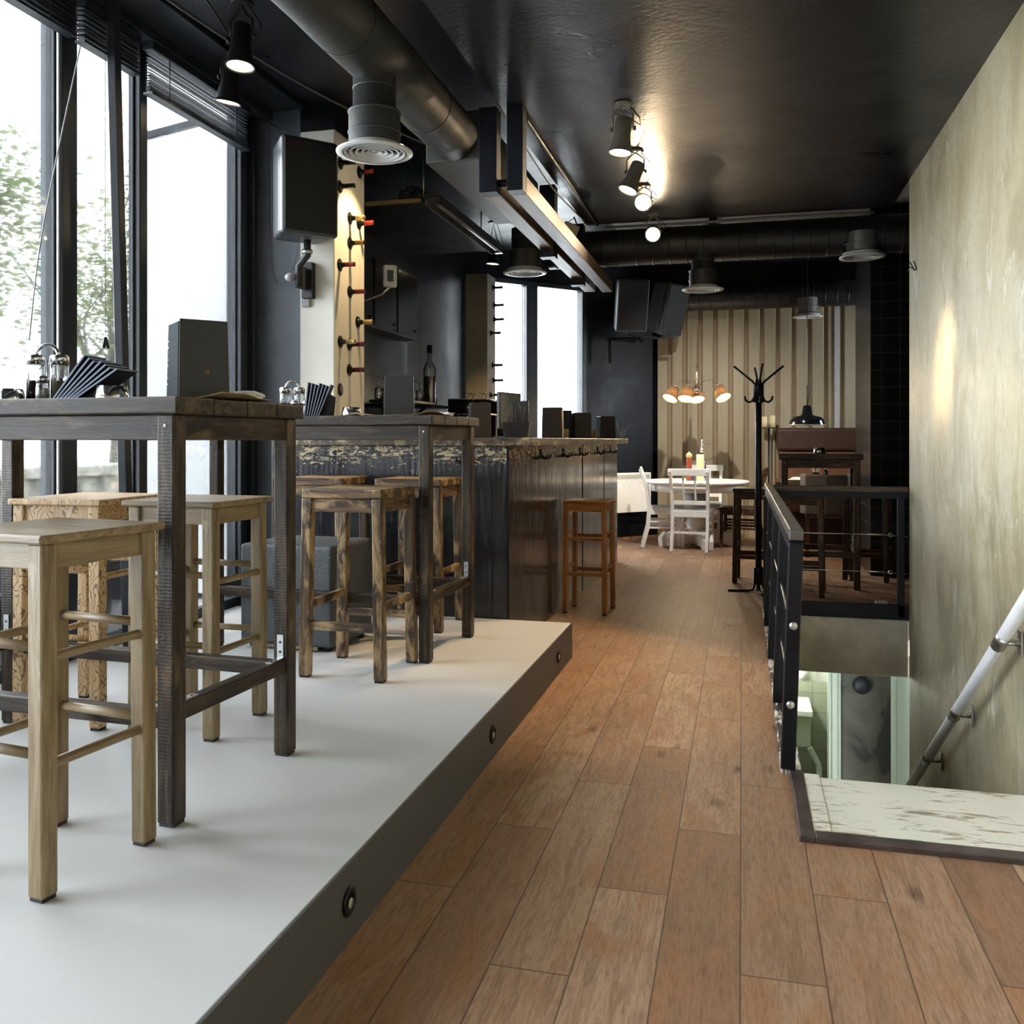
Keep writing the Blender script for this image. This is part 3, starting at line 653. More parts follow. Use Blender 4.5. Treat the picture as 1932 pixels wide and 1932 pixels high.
make_menu('tall slate grey menu box with tan emblem on the nearest high table', at1(-.155, .31), R(48), emblem=True, w=.145, d=.14, h=.235)
make_placemat('kraft paper mat under the tall menu box on the nearest table', at1(-.19, .30, .001), R(2))
make_crumple('crumpled white napkin right of the tall menu box on the nearest table', at1(-.055, .41, .012), .7)
make_cruet('dark capped oil and vinegar cruet on the second high table', at2(-.86, .28), R(30))
make_shaker('salt shaker beside the cruet on the second high table', at2(-.81, .22), M_salt)
make_shaker('pepper shaker next to the napkins on the second high table', at2(-.765, .25), M_pep)
make_napkins('black napkin holder with upright grey blue napkins on the second high table', at2(-.70, .25), R(18), 32)
make_tin('steel tin in front of the menu board on the second high table', at2(-.50, .22))
make_tin('steel tin at the left end of the second high table', at2(-.99, .2))
make_menu('flat grey upright menu board on the second high table', at2(-.30, .34), R(12), w=.15, d=.02, h=.205, side=M_menu)
make_placemat('kraft paper mat before the menu board on the second table', at2(-.25, .25, .001), R(-4))
make_crumple('crumpled white napkin right of the menu board on the second table', at2(-.10, .40, .002), .7)
# speaker cabinet on the platform
sc = thing('speaker_cabinet', 'large textured black speaker cabinet standing on the platform under the second table', 'speaker', (-2.095, 4.10, P), R(-3))
M_flock = flat('textured_cabinet_coat', (.062, .068, .075), .5, 0, .5, .35, 140, .9)
q = B(); q.box(-.25, .25, -.215, .215, .022, .50); q.obj('body', M_flock, sc, .02, 4)
for sx in (-1, 1):
    for sy in (-1, 1): q = B(); q.lathe([(.02, 0), (.026, .02), (.026, .03)], 14, T(sx * .2, sy * .165)); q.obj('foot', M_plas, sc)
for i in range(2):
    q = B(); q.box(-.07, .0, -.2165, -.20, .33 - .13 * i, .345 - .13 * i + .075); ho = q.obj('recessed_handle', M_plas, sc, .01, 3)
    q = B(); q.tube([(-.035, -.219, .34 - .13 * i), (-.035, -.224, .375 - .13 * i), (-.035, -.219, .41 - .13 * i)], .008, 8); q.obj('grip', M_plasg, ho)
q = B(); q.box(-.17, .17, -.212, -.20, .008, .024); q.obj('kick_strip', flat('gold_speckle_edge', (.25, .22, .14), .6, 0, .4, .5, 200), sc)
# ================================================================ BAR
bar = thing('bar_counter', 'long black board clad bar with chipped worn counter edge', 'bar', (0, 0, 0))
bx = lambda y: -1.262 + (y - 4.87) * .022
q = B(); q.prism([(-2.68, 4.87), (bx(4.87), 4.87), (bx(8.75), 8.75), (-1.62, 8.75), (-1.72, 5.35), (-2.40, 5.35), (-2.40, 5.085), (-2.68, 5.085)], 0, 1.155); q.obj('body', M_bar, bar, .004)
q = B(); q.prism([(-2.68, 4.842), (-1.118, 4.842), (-1.075, 8.78), (-1.66, 8.78), (-1.76, 5.42), (-2.40, 5.42), (-2.40, 5.085), (-2.68, 5.085)], 1.155, 1.20); q.obj('counter_top', NT('x').m if False else wood('worn_counter_wood', (.03, .022, .016), (.07, .052, .036), (.12, .09, .06), 'Y', .5, .34, .7, (.36, .28, .17)), bar, .004)
q = B()
for x in (-2.12, -1.36): q.box(x - .0015, x + .0015, 4.8685, 4.8705, 0, 1.09)
q.box(-2.68, bx(4.87), 4.866, 4.87, 1.09, 1.094); q.box(bx(4.87) - .012, bx(4.87) + .002, 4.867, 4.88, 0, 1.15)
q.obj('board_joints', M_steel, bar)
q = B(); q.box(-1.30, bx(4.9) + .004, 5.85, 5.853, 0, 1.15); q.box(-1.30, bx(7) + .004, 7.0, 7.003, 0, 1.15); q.box(-1.3, bx(8) + .003, 8.0, 8.003, 0, 1.15); q.obj('side_joints', M_steel, bar)
hk0 = None
for i, (y, lb) in enumerate(((5.62, 'black coat hook under the counter edge, nearest the bar corner'), (6.30, 'black coat hook under the counter, second from the bar corner'), (6.90, 'black coat hook under the counter, third from the bar corner'), (7.68, 'black coat hook under the counter, fourth from the bar corner'), (8.33, 'black coat hook under the counter, last before the far end'))):
    loc = (bx(y) + .0005, y, 1.095)
    if hk0 is None:
        hk0 = thing('coat_hook', lb, 'hook', loc, 0, 'coat hooks under the counter')
        q = B(); q.box(0, .006, -.018, .018, -.03, .035); q.obj('plate', M_steel, hk0, .002)
        for s_ in (-1, 1): q = B(); q.tube([(.005, s_ * .008, -.01), (.03, s_ * .03, -.028), (.05, s_ * .05, -.02), (.055, s_ * .055, .0)], .006, 8); q.obj('prong', M_steel, hk0)
    else: dup(hk0, loc, 0, lb)
q = B(); 
fh = dup(hk0, (-1.50, 4.869, 1.09), R(-90), 'black coat hook on the bar front behind the second table leg')
MG = 'menu boxes on the bar counter'
make_menu('brown menu box with slate side at the front corner of the bar', (-1.485, 5.06, 1.20), R(22), M_menub, .125, .09, .205, group=MG)
make_menu('brown menu box right of the straw holder on the bar', (-1.34, 6.46, 1.20), R(4), M_menub, .15, .10, .225, M_menub, group=MG)
make_menu('dark slightly fanned menu box beside the bottle on the bar', (-1.33, 7.62, 1.20), R(24), M_menub, .15, .12, .22, M_menus, group=MG)
make_menu('small dark menu box with pale side at the far end of the bar', (-1.24, 8.42, 1.20), R(32), M_menub, .155, .12, .21, M_menus, group=MG)
make_menu('thin dark menu card behind the fanned box on the bar', (-1.52, 7.75, 1.20), R(10), M_menu, .17, .04, .245, M_menu, group=MG)
sh = thing('straw_holder', 'black tapered box of straws on the bar counter', 'straw holder', (-1.375, 5.52, 1.20), R(8))
q = B(); q.lathe([(.098, 0), (.122, .098), (.117, .098), (.094, .005), (0, .005)], 4, T(rz=R(45)), False); q.obj('box', M_plas, sh, .002)
for i in range(14):
    q = B(); x, y = random.uniform(-.06, .06), random.uniform(-.04, .04); q.tube([(x * .8, y * .8, .01), (x * 1.3, y * 1.2, .19 + random.uniform(-.02, .03))], .0032, 6); q.obj('straw', M_plas, sh)
q = B(); q.box(-.03, .07, .02, .045, .006, .235); q.obj('bar_card', M_menu, sh)
mo = thing('till_monitor', 'grey till monitor seen edge on behind the brown menu box', 'monitor', (-1.49, 5.76, 1.20), R(76))
q = B(); q.box(-.15, .15, -.012, .012, .06, .30); q.obj('screen_case', M_plasg, mo, .006)
q = B(); q.box(-.138, .138, -.0135, -.012, .09, .288); q.obj('screen', flat('grey_screen', (.16, .18, .2), .25), mo)
q = B(); q.box(-.09, .09, -.07, .07, 0, .012); q.bar((0, 0, .01), (0, .0, .09), .04); q.obj('stand', M_plas, mo)
def make_bottle(label, loc, glass, cap, s=1., nm='bottle', group=None, liquid=None):
    t = thing(nm, label, 'bottle', loc, 0, group)
    g = B(); g.lathe([(.036 * s, 0), (.037 * s, .01), (.037 * s, .18 * s), (.03 * s, .205 * s), (.014 * s, .235 * s), (.0135 * s, .30 * s)], 20); g.obj('glass', glass, t)
    if liquid: g = B(); g.lathe([(.034 * s, .004), (.034 * s, .15 * s), (0, .15 * s)], 20); g.obj('liquid', liquid, t)
    g = B(); g.lathe([(.0155 * s, .27 * s), (.0155 * s, .312 * s), (0, .312 * s)], 16); g.obj('cap', cap, t); return t
M_dkglass = flat('dark_green_glass', (.008, .012, .008), .12); M_red = flat('red_capsule', (.42, .028, .014), .35); M_gold = flat('gold_capsule', (.62, .48, .22), .35, .3); M_plum = flat('plum_capsule', (.13, .02, .055), .35); M_crim = flat('crimson_capsule', (.25, .02, .03), .35)
b0 = make_bottle('dark bottle between menu boxes on the bar counter', (-1.43, 7.2, 1.20), M_dkglass, M_steel, .68)
q = B(); q.lathe([(.0258, .025), (.0258, .095)], 20); q.obj('paper_label', M_paper, b0)
for x, y, lb in ((-1.345, 6.98, 'small tan wooden cup left of the fanned menu box'), (-1.29, 8.05, 'small tan wooden cup left of the last menu box')):
    o = B().lathe(cup_profile(.026, .075), 16).obj('wooden_cup', flat('tan_cup', (.40, .26, .11), .6)); o.location = (x, y, 1.20); tag(o, lb, 'cup', 'wooden cups on the bar')
rg = thing('rigged_grass', 'sprig of thin pale grass blades at the far counter end', 'plant', (-1.115, 8.66, 1.20)); rg.name = 'dried_sprig'
for i in range(9):
    q = B(); a = random.uniform(0, 6.28); q.tube([(0, 0, 0), (.02 * math.cos(a), .02 * math.sin(a), .04), (.055 * math.cos(a), .055 * math.sin(a), .06 + random.uniform(-.02, .12))], .0018, 5); q.obj('blade', flat('pale_stem', (.32, .3, .22), .6), rg)
# ---------------------------------------------------------------- behind the bar
WG = 'wine bottles set into the concrete pillar'
wb0 = {}
def wine(y, z, cap, label, X=-2.426, ln=.10):
    if cap.name not in wb0:
        t = thing('wine_bottle', label, 'bottle', (X, y, z), 0, WG)
        q = B(); q.lathe([(.040, .0005), (.040, .002), (.034, .0022), (0, .0022)], 22, T(ry=R(90))); q.obj('socket', flat('dark_socket', (.010, .008, .007), .5), t)
        q = B(); q.lathe([(.028, .001), (.022, .012), (.0145, .028), (.0135, ln)], 16, T(ry=R(90))); q.obj('neck', M_dkglass, t)
        q = B(); q.lathe([(.0152, .042), (.0152, ln - .008), (.0162, ln - .006), (.0162, ln), (0, ln)], 16, T(ry=R(90))); q.obj('capsule', cap, t)
        wb0[cap.name] = t
    else: dup(wb0[cap.name], (X, y, z), 0, label)
k_ = .9627; zz = lambda z: 1.188 + (z - 1.188) * k_
for y, z, cap, lb in ((5.677, 3.007, M_red, 'red capped wine bottle neck high on the pillar under the big round vent'), (5.369, 2.826, M_steel, 'black capped wine bottle neck on the pillar beside the wall speaker top'), (5.523, 2.657, M_gold, 'gold capped wine bottle neck just above a red one on the pillar'), (5.668, 2.656, M_red, 'red capped wine bottle neck just under a gold one on the pillar'),
                      (5.523, 2.492, flat('bare_amber_neck', (.22, .13, .03), .2), 'uncapped amber wine bottle neck below the gold one on the pillar'), (5.369, 2.319, M_crim, 'crimson capped wine bottle neck at the left of the pillar beside the wall speaker bottom'), (5.523, 2.169, M_crim, 'crimson capped wine bottle neck at mid pillar'), (5.651, 1.984, M_gold, 'gold capped wine bottle neck sticking past the pillar edge below the crimson ones'),
                      (5.377, 1.823, M_gold, 'gold capped wine bottle neck in front of a plum one low on the pillar'), (5.515, 1.82, M_plum, 'plum capped wine bottle neck behind a gold one low on the pillar'), (5.515, 1.651, M_plum, 'plum capped wine bottle neck lowest on the pillar above the napkins'), (5.377, 2.98, M_steel, 'black wine bottle neck at the pillar top behind the round vent')):
    wine(y * k_, zz(z), cap, lb)
o = B().lathe([(.04, .0005), (.04, .002), (0, .002)], 22, T(-2.426, 5.377 * k_, zz(1.514), ry=R(90))).obj('empty_bottle_socket', MATS['dark_socket']); tag(o, 'empty dark round bottle socket behind the fanned napkins on the pillar', 'socket')
for i, (y, z) in enumerate(((9.2, 2.80), (9.24, 2.62), (9.25, 2.47), (9.12, 2.31), (9.2, 1.98), (9.22, 1.82), (9.1, 1.66))):
    words = ('topmost', 'second from top', 'third from top', 'fourth from top', 'third from bottom', 'second from bottom', 'lowest')
    wine(y, z, flat('dusky_capsule', (.10, .075, .05), .4), words[i] + ' bottle neck sticking out of the rear pillar by the far window', -2.56, .11)
# wall cupboards, shelf of glasses, hood
cu = thing('wall_cupboard', 'dark glossy wall cupboard row behind the bar', 'cupboard', (0, 0, 0))
M_gloss = mat_black('dark_gloss_door', (.016, .014, .013), .14, .22, .05, 2.)
q = B(); q.box(-2.945, -2.77, 5.98, 7.48, 2.06, 2.62); q.obj('carcass', M_blk, cu)
for i in range(3):
    q = B(); q.box(-2.768, -2.75, 6.0 + .49 * i, 6.0 + .49 * i + .45, 2.08, 2.60); dd = q.obj('door', M_gloss, cu, .003)
    q = B(); q.lathe([(.010, 0), (.012, .012), (0, .014)], 12, T(-2.75, 6.40 + .49 * i, 2.13, ry=R(90))); q.obj('knob', M_steel, dd)
bf = thing('back_panel', 'dark glossy back panel under the wall cupboards', 'panel', (0, 0, 0)); q = B(); q.box(-2.948, -2.91, 5.6, 7.6, 1.201, 2.055); q.obj('sheet', M_gloss, bf)
hd = thing('loft_shelf', 'black overhead loft shelf behind the bar with hanging rod', 'shelf', (0, 0, 0))
q = B(); q.box(-2.94, -2.18, 6.02, 7.72, 2.87, 2.90); q.obj('board', M_blk, hd)
q = B(); q.box(-2.62, -2.2, 6.0, 6.02, 2.868, 2.895); q.obj('edge_lath', flat('tan_lath', (.33, .22, .11), .7), hd)
for y_ in (6.04, 7.5): q = B(); q.tube([(-2.19, y_, 2.90), (-2.19, y_, 3.27)], .006, 8); q.obj('hanging_rod', M_brush, hd)
bg = B(); bmesh.ops.create_icosphere(bg.bm, subdivisions=4, radius=.1); rnd = random.Random(5)
for v in bg.bm.verts: v.co = Vector((v.co.x * 1.0, v.co.y * .8, v.co.z * .85)) * (1 + rnd.uniform(-.16, .12)); v.co.z = max(v.co.z, -.07)
o = bg.obj('plastic_bag', mat_glass('clear_crumpled_plastic', (.8, .76, .7), .22)); o.location = (-2.36, 6.25, 2.972); tag(o, 'crumpled clear plastic bag lying on the loft shelf', 'bag')
tl = thing('tube_light', 'unlit long tube light fitting along the loft shelf edge', 'light', (-2.12, 6.02, 2.85))
q = B(); q.box(-.045, .045, 0, 1.75, .05, .075); q.box(-.055, -.05, 0, 1.75, .0, .07); q.box(.05, .055, 0, 1.75, .0, .07); q.obj('housing', M_plasg, tl, .002)
q = B(); q.tube([(0, .05, .03), (0, 1.7, .03)], .014, 12); q.obj('tube', flat('dull_tube', (.35, .34, .32), .3), tl)
for y_ in (0, 1.71): q = B(); q.box(-.05, .05, y_, y_ + .04, .0, .06); q.obj('end_cap', M_clear, tl)
gs = thing('glass_shelf', 'black bracket shelf of glasses behind the bar', 'shelf', (-2.56, 6.62, 1.47))
q = B(); q.box(-.14, .14, -.36, .34, 0, .02); q.obj('shelf_board', M_blk, gs, .003)
q = B(); q.bar((-.12, -.1, -.22), (.11, -.1, -.005), .022); q.bar((-.13, -.1, -.25), (-.13, -.1, 0), .022); q.bar((-.12, .22, -.22), (.11, .22, -.005), .022); q.bar((-.33, .22, -.01), (-.13, .22, -.01), .02); q.bar((-.33, -.1, -.01), (-.13, -.1, -.01), .02); q.obj('bracket', M_blk, gs)
gl0 = None; GL = 'glasses upside down on the back shelf'
gp = [(.09, -.30), (.02, -.24), (.09, -.18), (.02, -.10), (.09, -.05), (.02, .03), (.09, .08), (.02, .15), (.09, .21), (.02, .27), (-.06, -.27), (-.06, -.12), (-.06, .02), (-.06, .16)]
for i, (x, y) in enumerate(gp):
    loc = (-2.60 + x, 6.62 + y, 1.49)
    if gl0 is None:
        gl0 = thing('wine_glass', 'clear upside-down glass crowded with others on the black back shelf', 'glass', loc, 0, GL)
        q = B(); q.lathe([(.028, 0), (.033, .05), (.030, .085), (.006, .10), (.0045, .165), (.03, .172), (.03, .174), (0, .174)], 16); q.obj('bowl_and_stem', M_clear, gl0)
    else: dup(gl0, loc, random.uniform(0, 6))
tg = None
for i in range(6):
    loc = (-2.42 + .0 * i, 6.05 + .12 * i, 1.20)
bb = thing('rear_worktop', 'low dark back worktop behind the bar', 'counter', (0, 0, 0)); q = B(); q.box(-2.93, -2.42, 5.6, 8.6, .0, 1.17); q.obj('cabinet', M_blk, bb); q = B(); q.box(-2.93, -2.40, 5.6, 8.6, 1.17, 1.20); q.obj('worktop', M_gloss, bb)
for i, (x, y) in enumerate(((-2.47, 6.02), (-2.50, 6.16), (-2.47, 6.30), (-2.5, 6.44), (-2.47, 6.58), (-2.5, 6.74))):
    if tg is None:
        tg = thing('tumbler', 'clear tumbler in the row on the back worktop', 'glass', (x, y, 1.20), 0, 'tumblers on the back worktop'); B().lathe([(.03, 0), (.034, .12), (.032, .12), (.028, .006), (0, .006)], 16).obj('glass_body', M_clear, tg)
    else: dup(tg, (x, y, 1.20))
sb = make_bottle('large clear bottle of red liquor standing behind the bar glasses', (-2.66, 7.5, 1.49), M_clear, M_steel, 1.7, 'liquor_bottle', None, M_rust)
q = B(); q.box(-2.908, -2.55, 7.25, 7.75, 1.47, 1.49); tag(q.obj('bottle_shelf', M_blk), 'short black shelf carrying the red liquor bottle', 'shelf')
cm = thing('coffee_machine', 'black coffee machine with curved hood before the rear pillar', 'coffee machine', (-2.3, 8.1, 1.20), R(-10))
q = B(); q.box(-.26, .26, -.22, .22, 0, .24); q.obj('body', M_plas, cm, .03, 3)
q = B(); q.prism([(-.3, .24), (.34, .24), (.30, .30), (.12, .36), (-.3, .37)], -.24, .24, T(rx=R(90))); q.obj('hood', M_plas, cm, .015, 3)
bs = thing('glass_rack', 'steel wire rack of upturned glasses left of the coffee machine', 'rack', (-2.18, 7.35, 1.20)); 
q = B(); q.box(-.14, .14, -.14, .14, .20, .21); 
for sx in (-1, 1):
    for sy in (-1, 1): q.bar((sx * .13, sy * .13, 0), (sx * .13, sy * .13, .21), .012)
q.obj('frame', M_brush, bs)
for i, (x, y) in enumerate(((-.06, -.06), (.06, -.06), (-.06, .07), (.06, .07))): dup(gl0, (-2.18 + x, 7.35 + y, 1.41), 0, 'clear upside-down stemmed glass on the steel rack by the coffee machine')
dv = thing('wall_scanner', 'white boxed device on a grey arm beside the wine pillar', 'device', (-2.42, 5.98, 2.27), R(30))
q = B(); q.box(-.05, .05, -.015, .03, 0, .16); q.obj('housing', flat('white_plastic', (.72, .72, .70), .35), dv, .015, 3)
q = B(); q.box(-.022, .022, -.0165, -.014, .04, .12); q.obj('panel', M_plasg, dv)
q = B(); q.tube([(0, .02, .01), (-.05, .06, -.04), (-.16, .10, -.085), (-.33, .14, -.10)], .011, 8); q.obj('arm', M_brush, dv)
# ================================================================ SPEAKERS
def make_speaker(label, loc, rz, tilt=0., s=1.):
    t = thing('wall_speaker', label, 'speaker', loc, rz, 'black wall speakers'); t.rotation_euler = (tilt, 0, rz)
    q = B(); q.prism([(-.18 * s, -.06), (.18 * s, -.06), (.14 * s, .17 * s), (-.14 * s, .17 * s)], 0, .59 * s); q.obj('cabinet', M_plasg, t, .025, 4)
    q = B(); q.prism([(-.182 * s, -.13 * s), (.182 * s, -.13 * s), (.182 * s, -.055), (-.182 * s, -.055)], -.003, .593 * s); q.obj('bezel', M_plasg, t, .022, 4)
    q = B(); q.box(-.168 * s, .168 * s, -.1365 * s, -.125 * s, .012, .578 * s); q.obj('grille', flat('speaker_grille', (.010, .010, .011), .6, 0, .4, .2, 300, .3), t, .01, 3)
    return t
sp1 = make_speaker('black speaker hung on the navy wall beside the street window', (-2.535, 4.90, 2.392), R(48), R(0), .95)
br = thing('speaker_bracket', 'black pole bracket holding the speaker on the navy wall', 'bracket', (-2.60, 5.0, 2.08))
q = B(); q.tube([(.06, -.04, .325), (.06, -.04, .22), (0, -.035, .16), (0, -.035, .03)], .022, 14); q.obj('pole', M_plas, br)
q = B(); q.lathe([(.03, 0), (.034, .01), (.03, .025)], 16, T(.06, -.04, .23)); q.obj('collar', M_brush, br)
q = B(); q.box(-.028, .045, .05, .1, -.02, .2); q.box(-.02, .02, -.02, .06, .03, .16); q.obj('wall_plate', M_plas, br, .003)
q = B(); q.lathe([(.0, -.03), (.026, -.016), (.032, 0), (.026, .016), (0, .03)], 16, T(-.045, -.06, .09)); q.obj('knob', flat('grey_knob', (.35, .36, .38), .4), br)
o = B().box(-2.64, -2.585, 5.075, 5.10, 2.01, 2.06).obj('wall_socket', flat('grey_socket', (.3, .3, .31), .5), None, .004); tag(o, 'small grey wall socket under the speaker bracket', 'socket')
make_speaker('black tilted speaker at the left of the far pair beside the far window', (-1.265, 10.38, 2.45), R(22), R(14))
make_speaker('black tilted speaker at the right of the far pair, before the corrugated wall', (-.905, 10.72, 2.44), R(52), R(16))
q = B(); q.box(-1.55, -.75, 10.62, 10.66, 2.37, 2.40); q.bar((-1.52, 10.64, 2.1), (-1.52, 10.64, 2.40), .03); q.bar((-1.2, 10.64, 2.40), (-1.2, 11.15, 2.40), .03); q.bar((-1.18, 10.55, 2.4), (-1.3, 10.45, 2.43), .03); q.bar((-.95, 10.64, 2.4), (-.92, 10.72, 2.43), .03)
tag(q.obj('speaker_rail', M_steel), 'steel mounting rail carrying the far pair of speakers', 'rail')
# ================================================================ DUCTS, VENTS
def duct(label, p, q_, r, rings, sub=None):
    t = thing('ventilation_duct', label, 'duct', p, 0, 'round black ducts'); p, q_ = Vector(p), Vector(q_); d = q_ - p
    n_ = 40; rnd = random.Random(int(r * 1e4)); b_ = B()
    b_.tube([d * (i / n_) for i in range(n_ + 1)], r, 36, True, [r * (1 + rnd.uniform(-.018, .018)) for i in range(n_ + 1)] if sub else None); b_.obj('pipe', M_bigduct if sub else M_duct, t)
    for k in range(rings):
        c = d * ((k + .5) / rings); e = d.normalized(); bb = B(); bb.tube([c - e * .006, c + e * .006], r * 1.022, 36); bb.obj('seam_band', M_duct, t)
    return t
duct('big soft black duct running over the platform beside the window', (-1.625, -2.0, 2.955), (-1.625, 5.0, 2.955), .146, 7, True)
o = B().box(-1.80, -1.47, 5.0, 6.55, 2.81, 3.10).obj('flat_duct', flat('grey_flat_duct', (.085, .088, .085), .5, 0, .4, .15, 4), None, .01); tag(o, 'flat grey duct section continuing the big duct behind the beams', 'duct')
DS = R(-.0)
duct('black spiral duct crossing the room just past the lowered ceiling', (-1.6, 7.56, 2.80), (2.5, 7.56, 2.80), .15, 30)
duct('black spiral duct crossing the room in front of the corrugated wall', (-1.3, 10.95, 2.875), (2.5, 10.95, 2.875), .15, 30)
def vent(label, x, y, z, ztop, r=.17, rn=.115, grey=False):
    t = thing('ceiling_vent', label, 'vent', (x, y, z), 0, 'round ceiling vents')
    h = ztop - z; m = flat('dull_vent_metal', (.17, .165, .15), .4, .3) if grey else M_bigduct
    q = B(); q.lathe([(rn * 1.2, .03), (rn * 1.2, h * .5), (rn * 1.18, h * .53), (rn, h * .56), (rn, h)] if not grey else [(rn, .03), (rn, h * .6), (rn, h)], 32, None, True, False); q.obj('neck', m, t)
    for kz in (.25, .5, .8) if not grey else (.5,):
        q = B(); rr = (rn * 1.22 if kz < .55 else rn) + .003; q.lathe([(rr - .004, h * kz - .005), (rr, h * kz), (rr - .004, h * kz + .005)], 32, None, True, False); q.obj('neck_band', m, t)
    q = B(); q.lathe([(r * .84, .0), (r, .002), (r, .008), (r * .84, .016), (rn * 1.26, .024), (rn * 1.26, .036), (rn * 1.2, .036), (r * .80, .012)], 40, None, True, False); q.obj('flange', M_vent, t)
    for i in range(5):
        ra = r * (.80 - .15 * i); q = B(); q.lathe([(ra, .0 + .001 * i), (ra - r * .045, .026), (ra - r * .06, .026), (ra - .006, .0 + .001 * i), (ra, .001 * i)], 36, None, True, False); q.obj('louvre_ring', M_vent, t)
    q = B(); q.lathe([(0, .006), (r * .07, .012), (r * .1, .028), (0, .03)], 20); q.obj('centre_cone', M_vent, t)
    q = B(); q.lathe([(rn * 1.15, .045), (0, .046)], 30, None, True, False); q.obj('throat', M_plas, t)
    return t
vent('large grey round vent hanging from the big duct beside the wall speaker', -1.625, 3.83, 2.494, 2.86, .174, .098)
vent('round grey vent under the flat duct above the bar counter', -1.64, 6.83, 2.485, 2.83, .17, .105)
vent('round vent hanging from the crossing duct near mid ceiling', -.31, 7.52, 2.41, 2.72, .168, .092)
vent('short metal round vent at the tiled column end of the crossing duct', .905, 7.46, 2.605, 2.80, .172, .115, True)
vent('small metal round vent before the corrugated wall above the pendant lamp', .72, 10.75, 2.58, 2.80, .165, .11, True)
# ================================================================ HANGING BEAMS
hb = thing('hanging_beam', 'two parallel dark timber beams hung over the bar edge', 'beam', (0, 0, 0))
for xa, xb, yb in ((-1.33, -1.235, 7.78), (-1.18, -1.095, 7.83)):
    q = B(); q.box(xa, xb, 4.60, yb, 2.478, 2.572); q.obj('timber', W_beam('Y'), hb, .003)
    q = B(); q.box(xa, xb, 4.51, 4.60, 2.478, 2.92); q.obj('post', M_blk, hb, .003)
q = B(); q.tube([(-1.24, 4.555, 2.53), (-1.17, 4.555, 2.53)], .02, 14); q.obj('spacer', M_steel, hb)
for y in (5.98, 7.12):
    q = B(); q.box(-1.335, -1.228, y, y + .10, 2.43, 2.92); po = q.obj('post', M_blk, hb, .003)
    q = B()
    for z in (2.47, 2.52): q.lathe([(.008, 0), (.008, .004), (0, .004)], 10, T(-1.28, y - .0005, z, rx=R(90)))
    q.obj('bolt', M_steel, po)
# ================================================================ SPOTLIGHTS
M_bulb = emit('warm_lamp_face', (1, .80, .52), 9.); M_bulb2 = emit('bright_lamp_face', (1, .86, .62), 24.); M_bulb0 = emit('soft_lamp_face', (1, .74, .42), 2.2)
M_lampb = flat('black_lamp_housing', (.012, .012, .012), .35, .2); M_lampg = flat('grey_lamp_housing', (.17, .16, .125), .38, .3)
def spotlight(label, mount, rot, body=M_lampb, face=M_bulb, s=1., stem=.045, group='ceiling spotlights'):
    """mount: point on the ceiling; rot: (rx, ry) tilt of the lamp about its yoke"""
    t = thing('spotlight', label, 'spotlight', mount, 0, group)
    q = B(); q.lathe([(.045 * s, -.012), (.05 * s, -.004), (.05 * s, 0), (0, 0)], 20); q.obj('ceiling_plate', body, t)
    m = T(0, 0, -stem - .075 * s, 0, rot[0], rot[1])
    q = B(); q.tube([(-.052 * s, 0, -stem - .075 * s), (-.052 * s, 0, -stem), (-.03 * s, 0, -stem + .02), (0, 0, -.01), (.03 * s, 0, -stem + .02), (.052 * s, 0, -stem), (.052 * s, 0, -stem - .075 * s)], .005 * s, 8); q.obj('yoke', body, t)
    q = B(); q.lathe([(.060 * s, -.125 * s), (.058 * s, -.115 * s), (.050 * s, -.075 * s), (.043 * s, -.045 * s), (.042 * s, .05 * s), (.036 * s, .058 * s), (0, .06 * s)], 26, m, True, False)
    hs = q.obj('housing', body, t)
    q = B(); q.lathe([(.054 * s, -.120 * s), (.050 * s, -.112 * s), (0, -.108 * s)], 26, m); q.obj('lamp_face', face, t)
    q = B(); q.lathe([(.063 * s, -.128 * s), (.063 * s, -.118 * s), (.055 * s, -.118 * s), (.055 * s, -.128 * s), (.063 * s, -.128 * s)], 26, m, True, False); q.obj('rim', body, t)
    q = B()
    for sx in (-1, 1): q.lathe([(.012 * s, 0), (.012 * s, .012 * s), (0, .012 * s)], 8, T(sx * .055 * s, 0, -stem - .075 * s, ry=sx * R(90)))
    q.obj('knob', body, t)
    q = B(); q.tube([(.03 * s, 0, -.005), (.085 * s, .01, -stem - .02), (.09 * s, .01, -stem - .06 * s), (.045 * s, 0, -stem - .03 * s)], .003, 6); q.obj('cable', M_lampb, t)
    return t, m.to_translation() + Vector(mount), (m.to_3x3() @ Vector((0, 0, -1)))
def lit(sl, pw, ang, nm='spot_beam', **k):
    t, c, d = sl; s_ = c + d * .13
    spot(nm, s_, s_ + d, pw, ang, **k)
L1 = spotlight('black ceiling spotlight beside the big duct, nearer of the window pair', (-2.31, 3.84, 3.27), (R(-6), R(0)), s=1.12, stem=.085, face=M_bulb)
L2 = spotlight('black tilted ceiling spotlight over the blinds, farther of the window pair', (-2.62, 4.25, 3.27), (R(4), R(10)), s=1.12, stem=.07, face=M_bulb)
lit(L1, 14, 60); lit(L2, 14, 60)
L3 = spotlight('olive grey spotlight on the lowered ceiling, nearest of the row of four', (-.595, 4.64, 2.92), (R(-4), R(6)), M_lampg, M_bulb, 1.0, .055)
L4 = spotlight('olive spotlight on the lowered ceiling tilted left, second of the four', (-.62, 5.42, 2.92), (R(-12), R(20)), M_lampg, M_bulb, 1.0, .05)
L5 = spotlight('round lit spotlight facing the room, third of the four', (-.647, 6.17, 2.92), (R(-76), R(-10)), M_lampg, M_bulb2, .95, .045)
L6 = spotlight('bright lit spotlight facing the room, last of the four before the duct', (-.656, 6.95, 2.92), (R(-66), R(-6)), M_lampg, M_bulb2, .95, .065)
lit(L3, 40, 55); lit(L4, 36, 60); lit(L5, 6, 120); lit(L6, 6, 120)
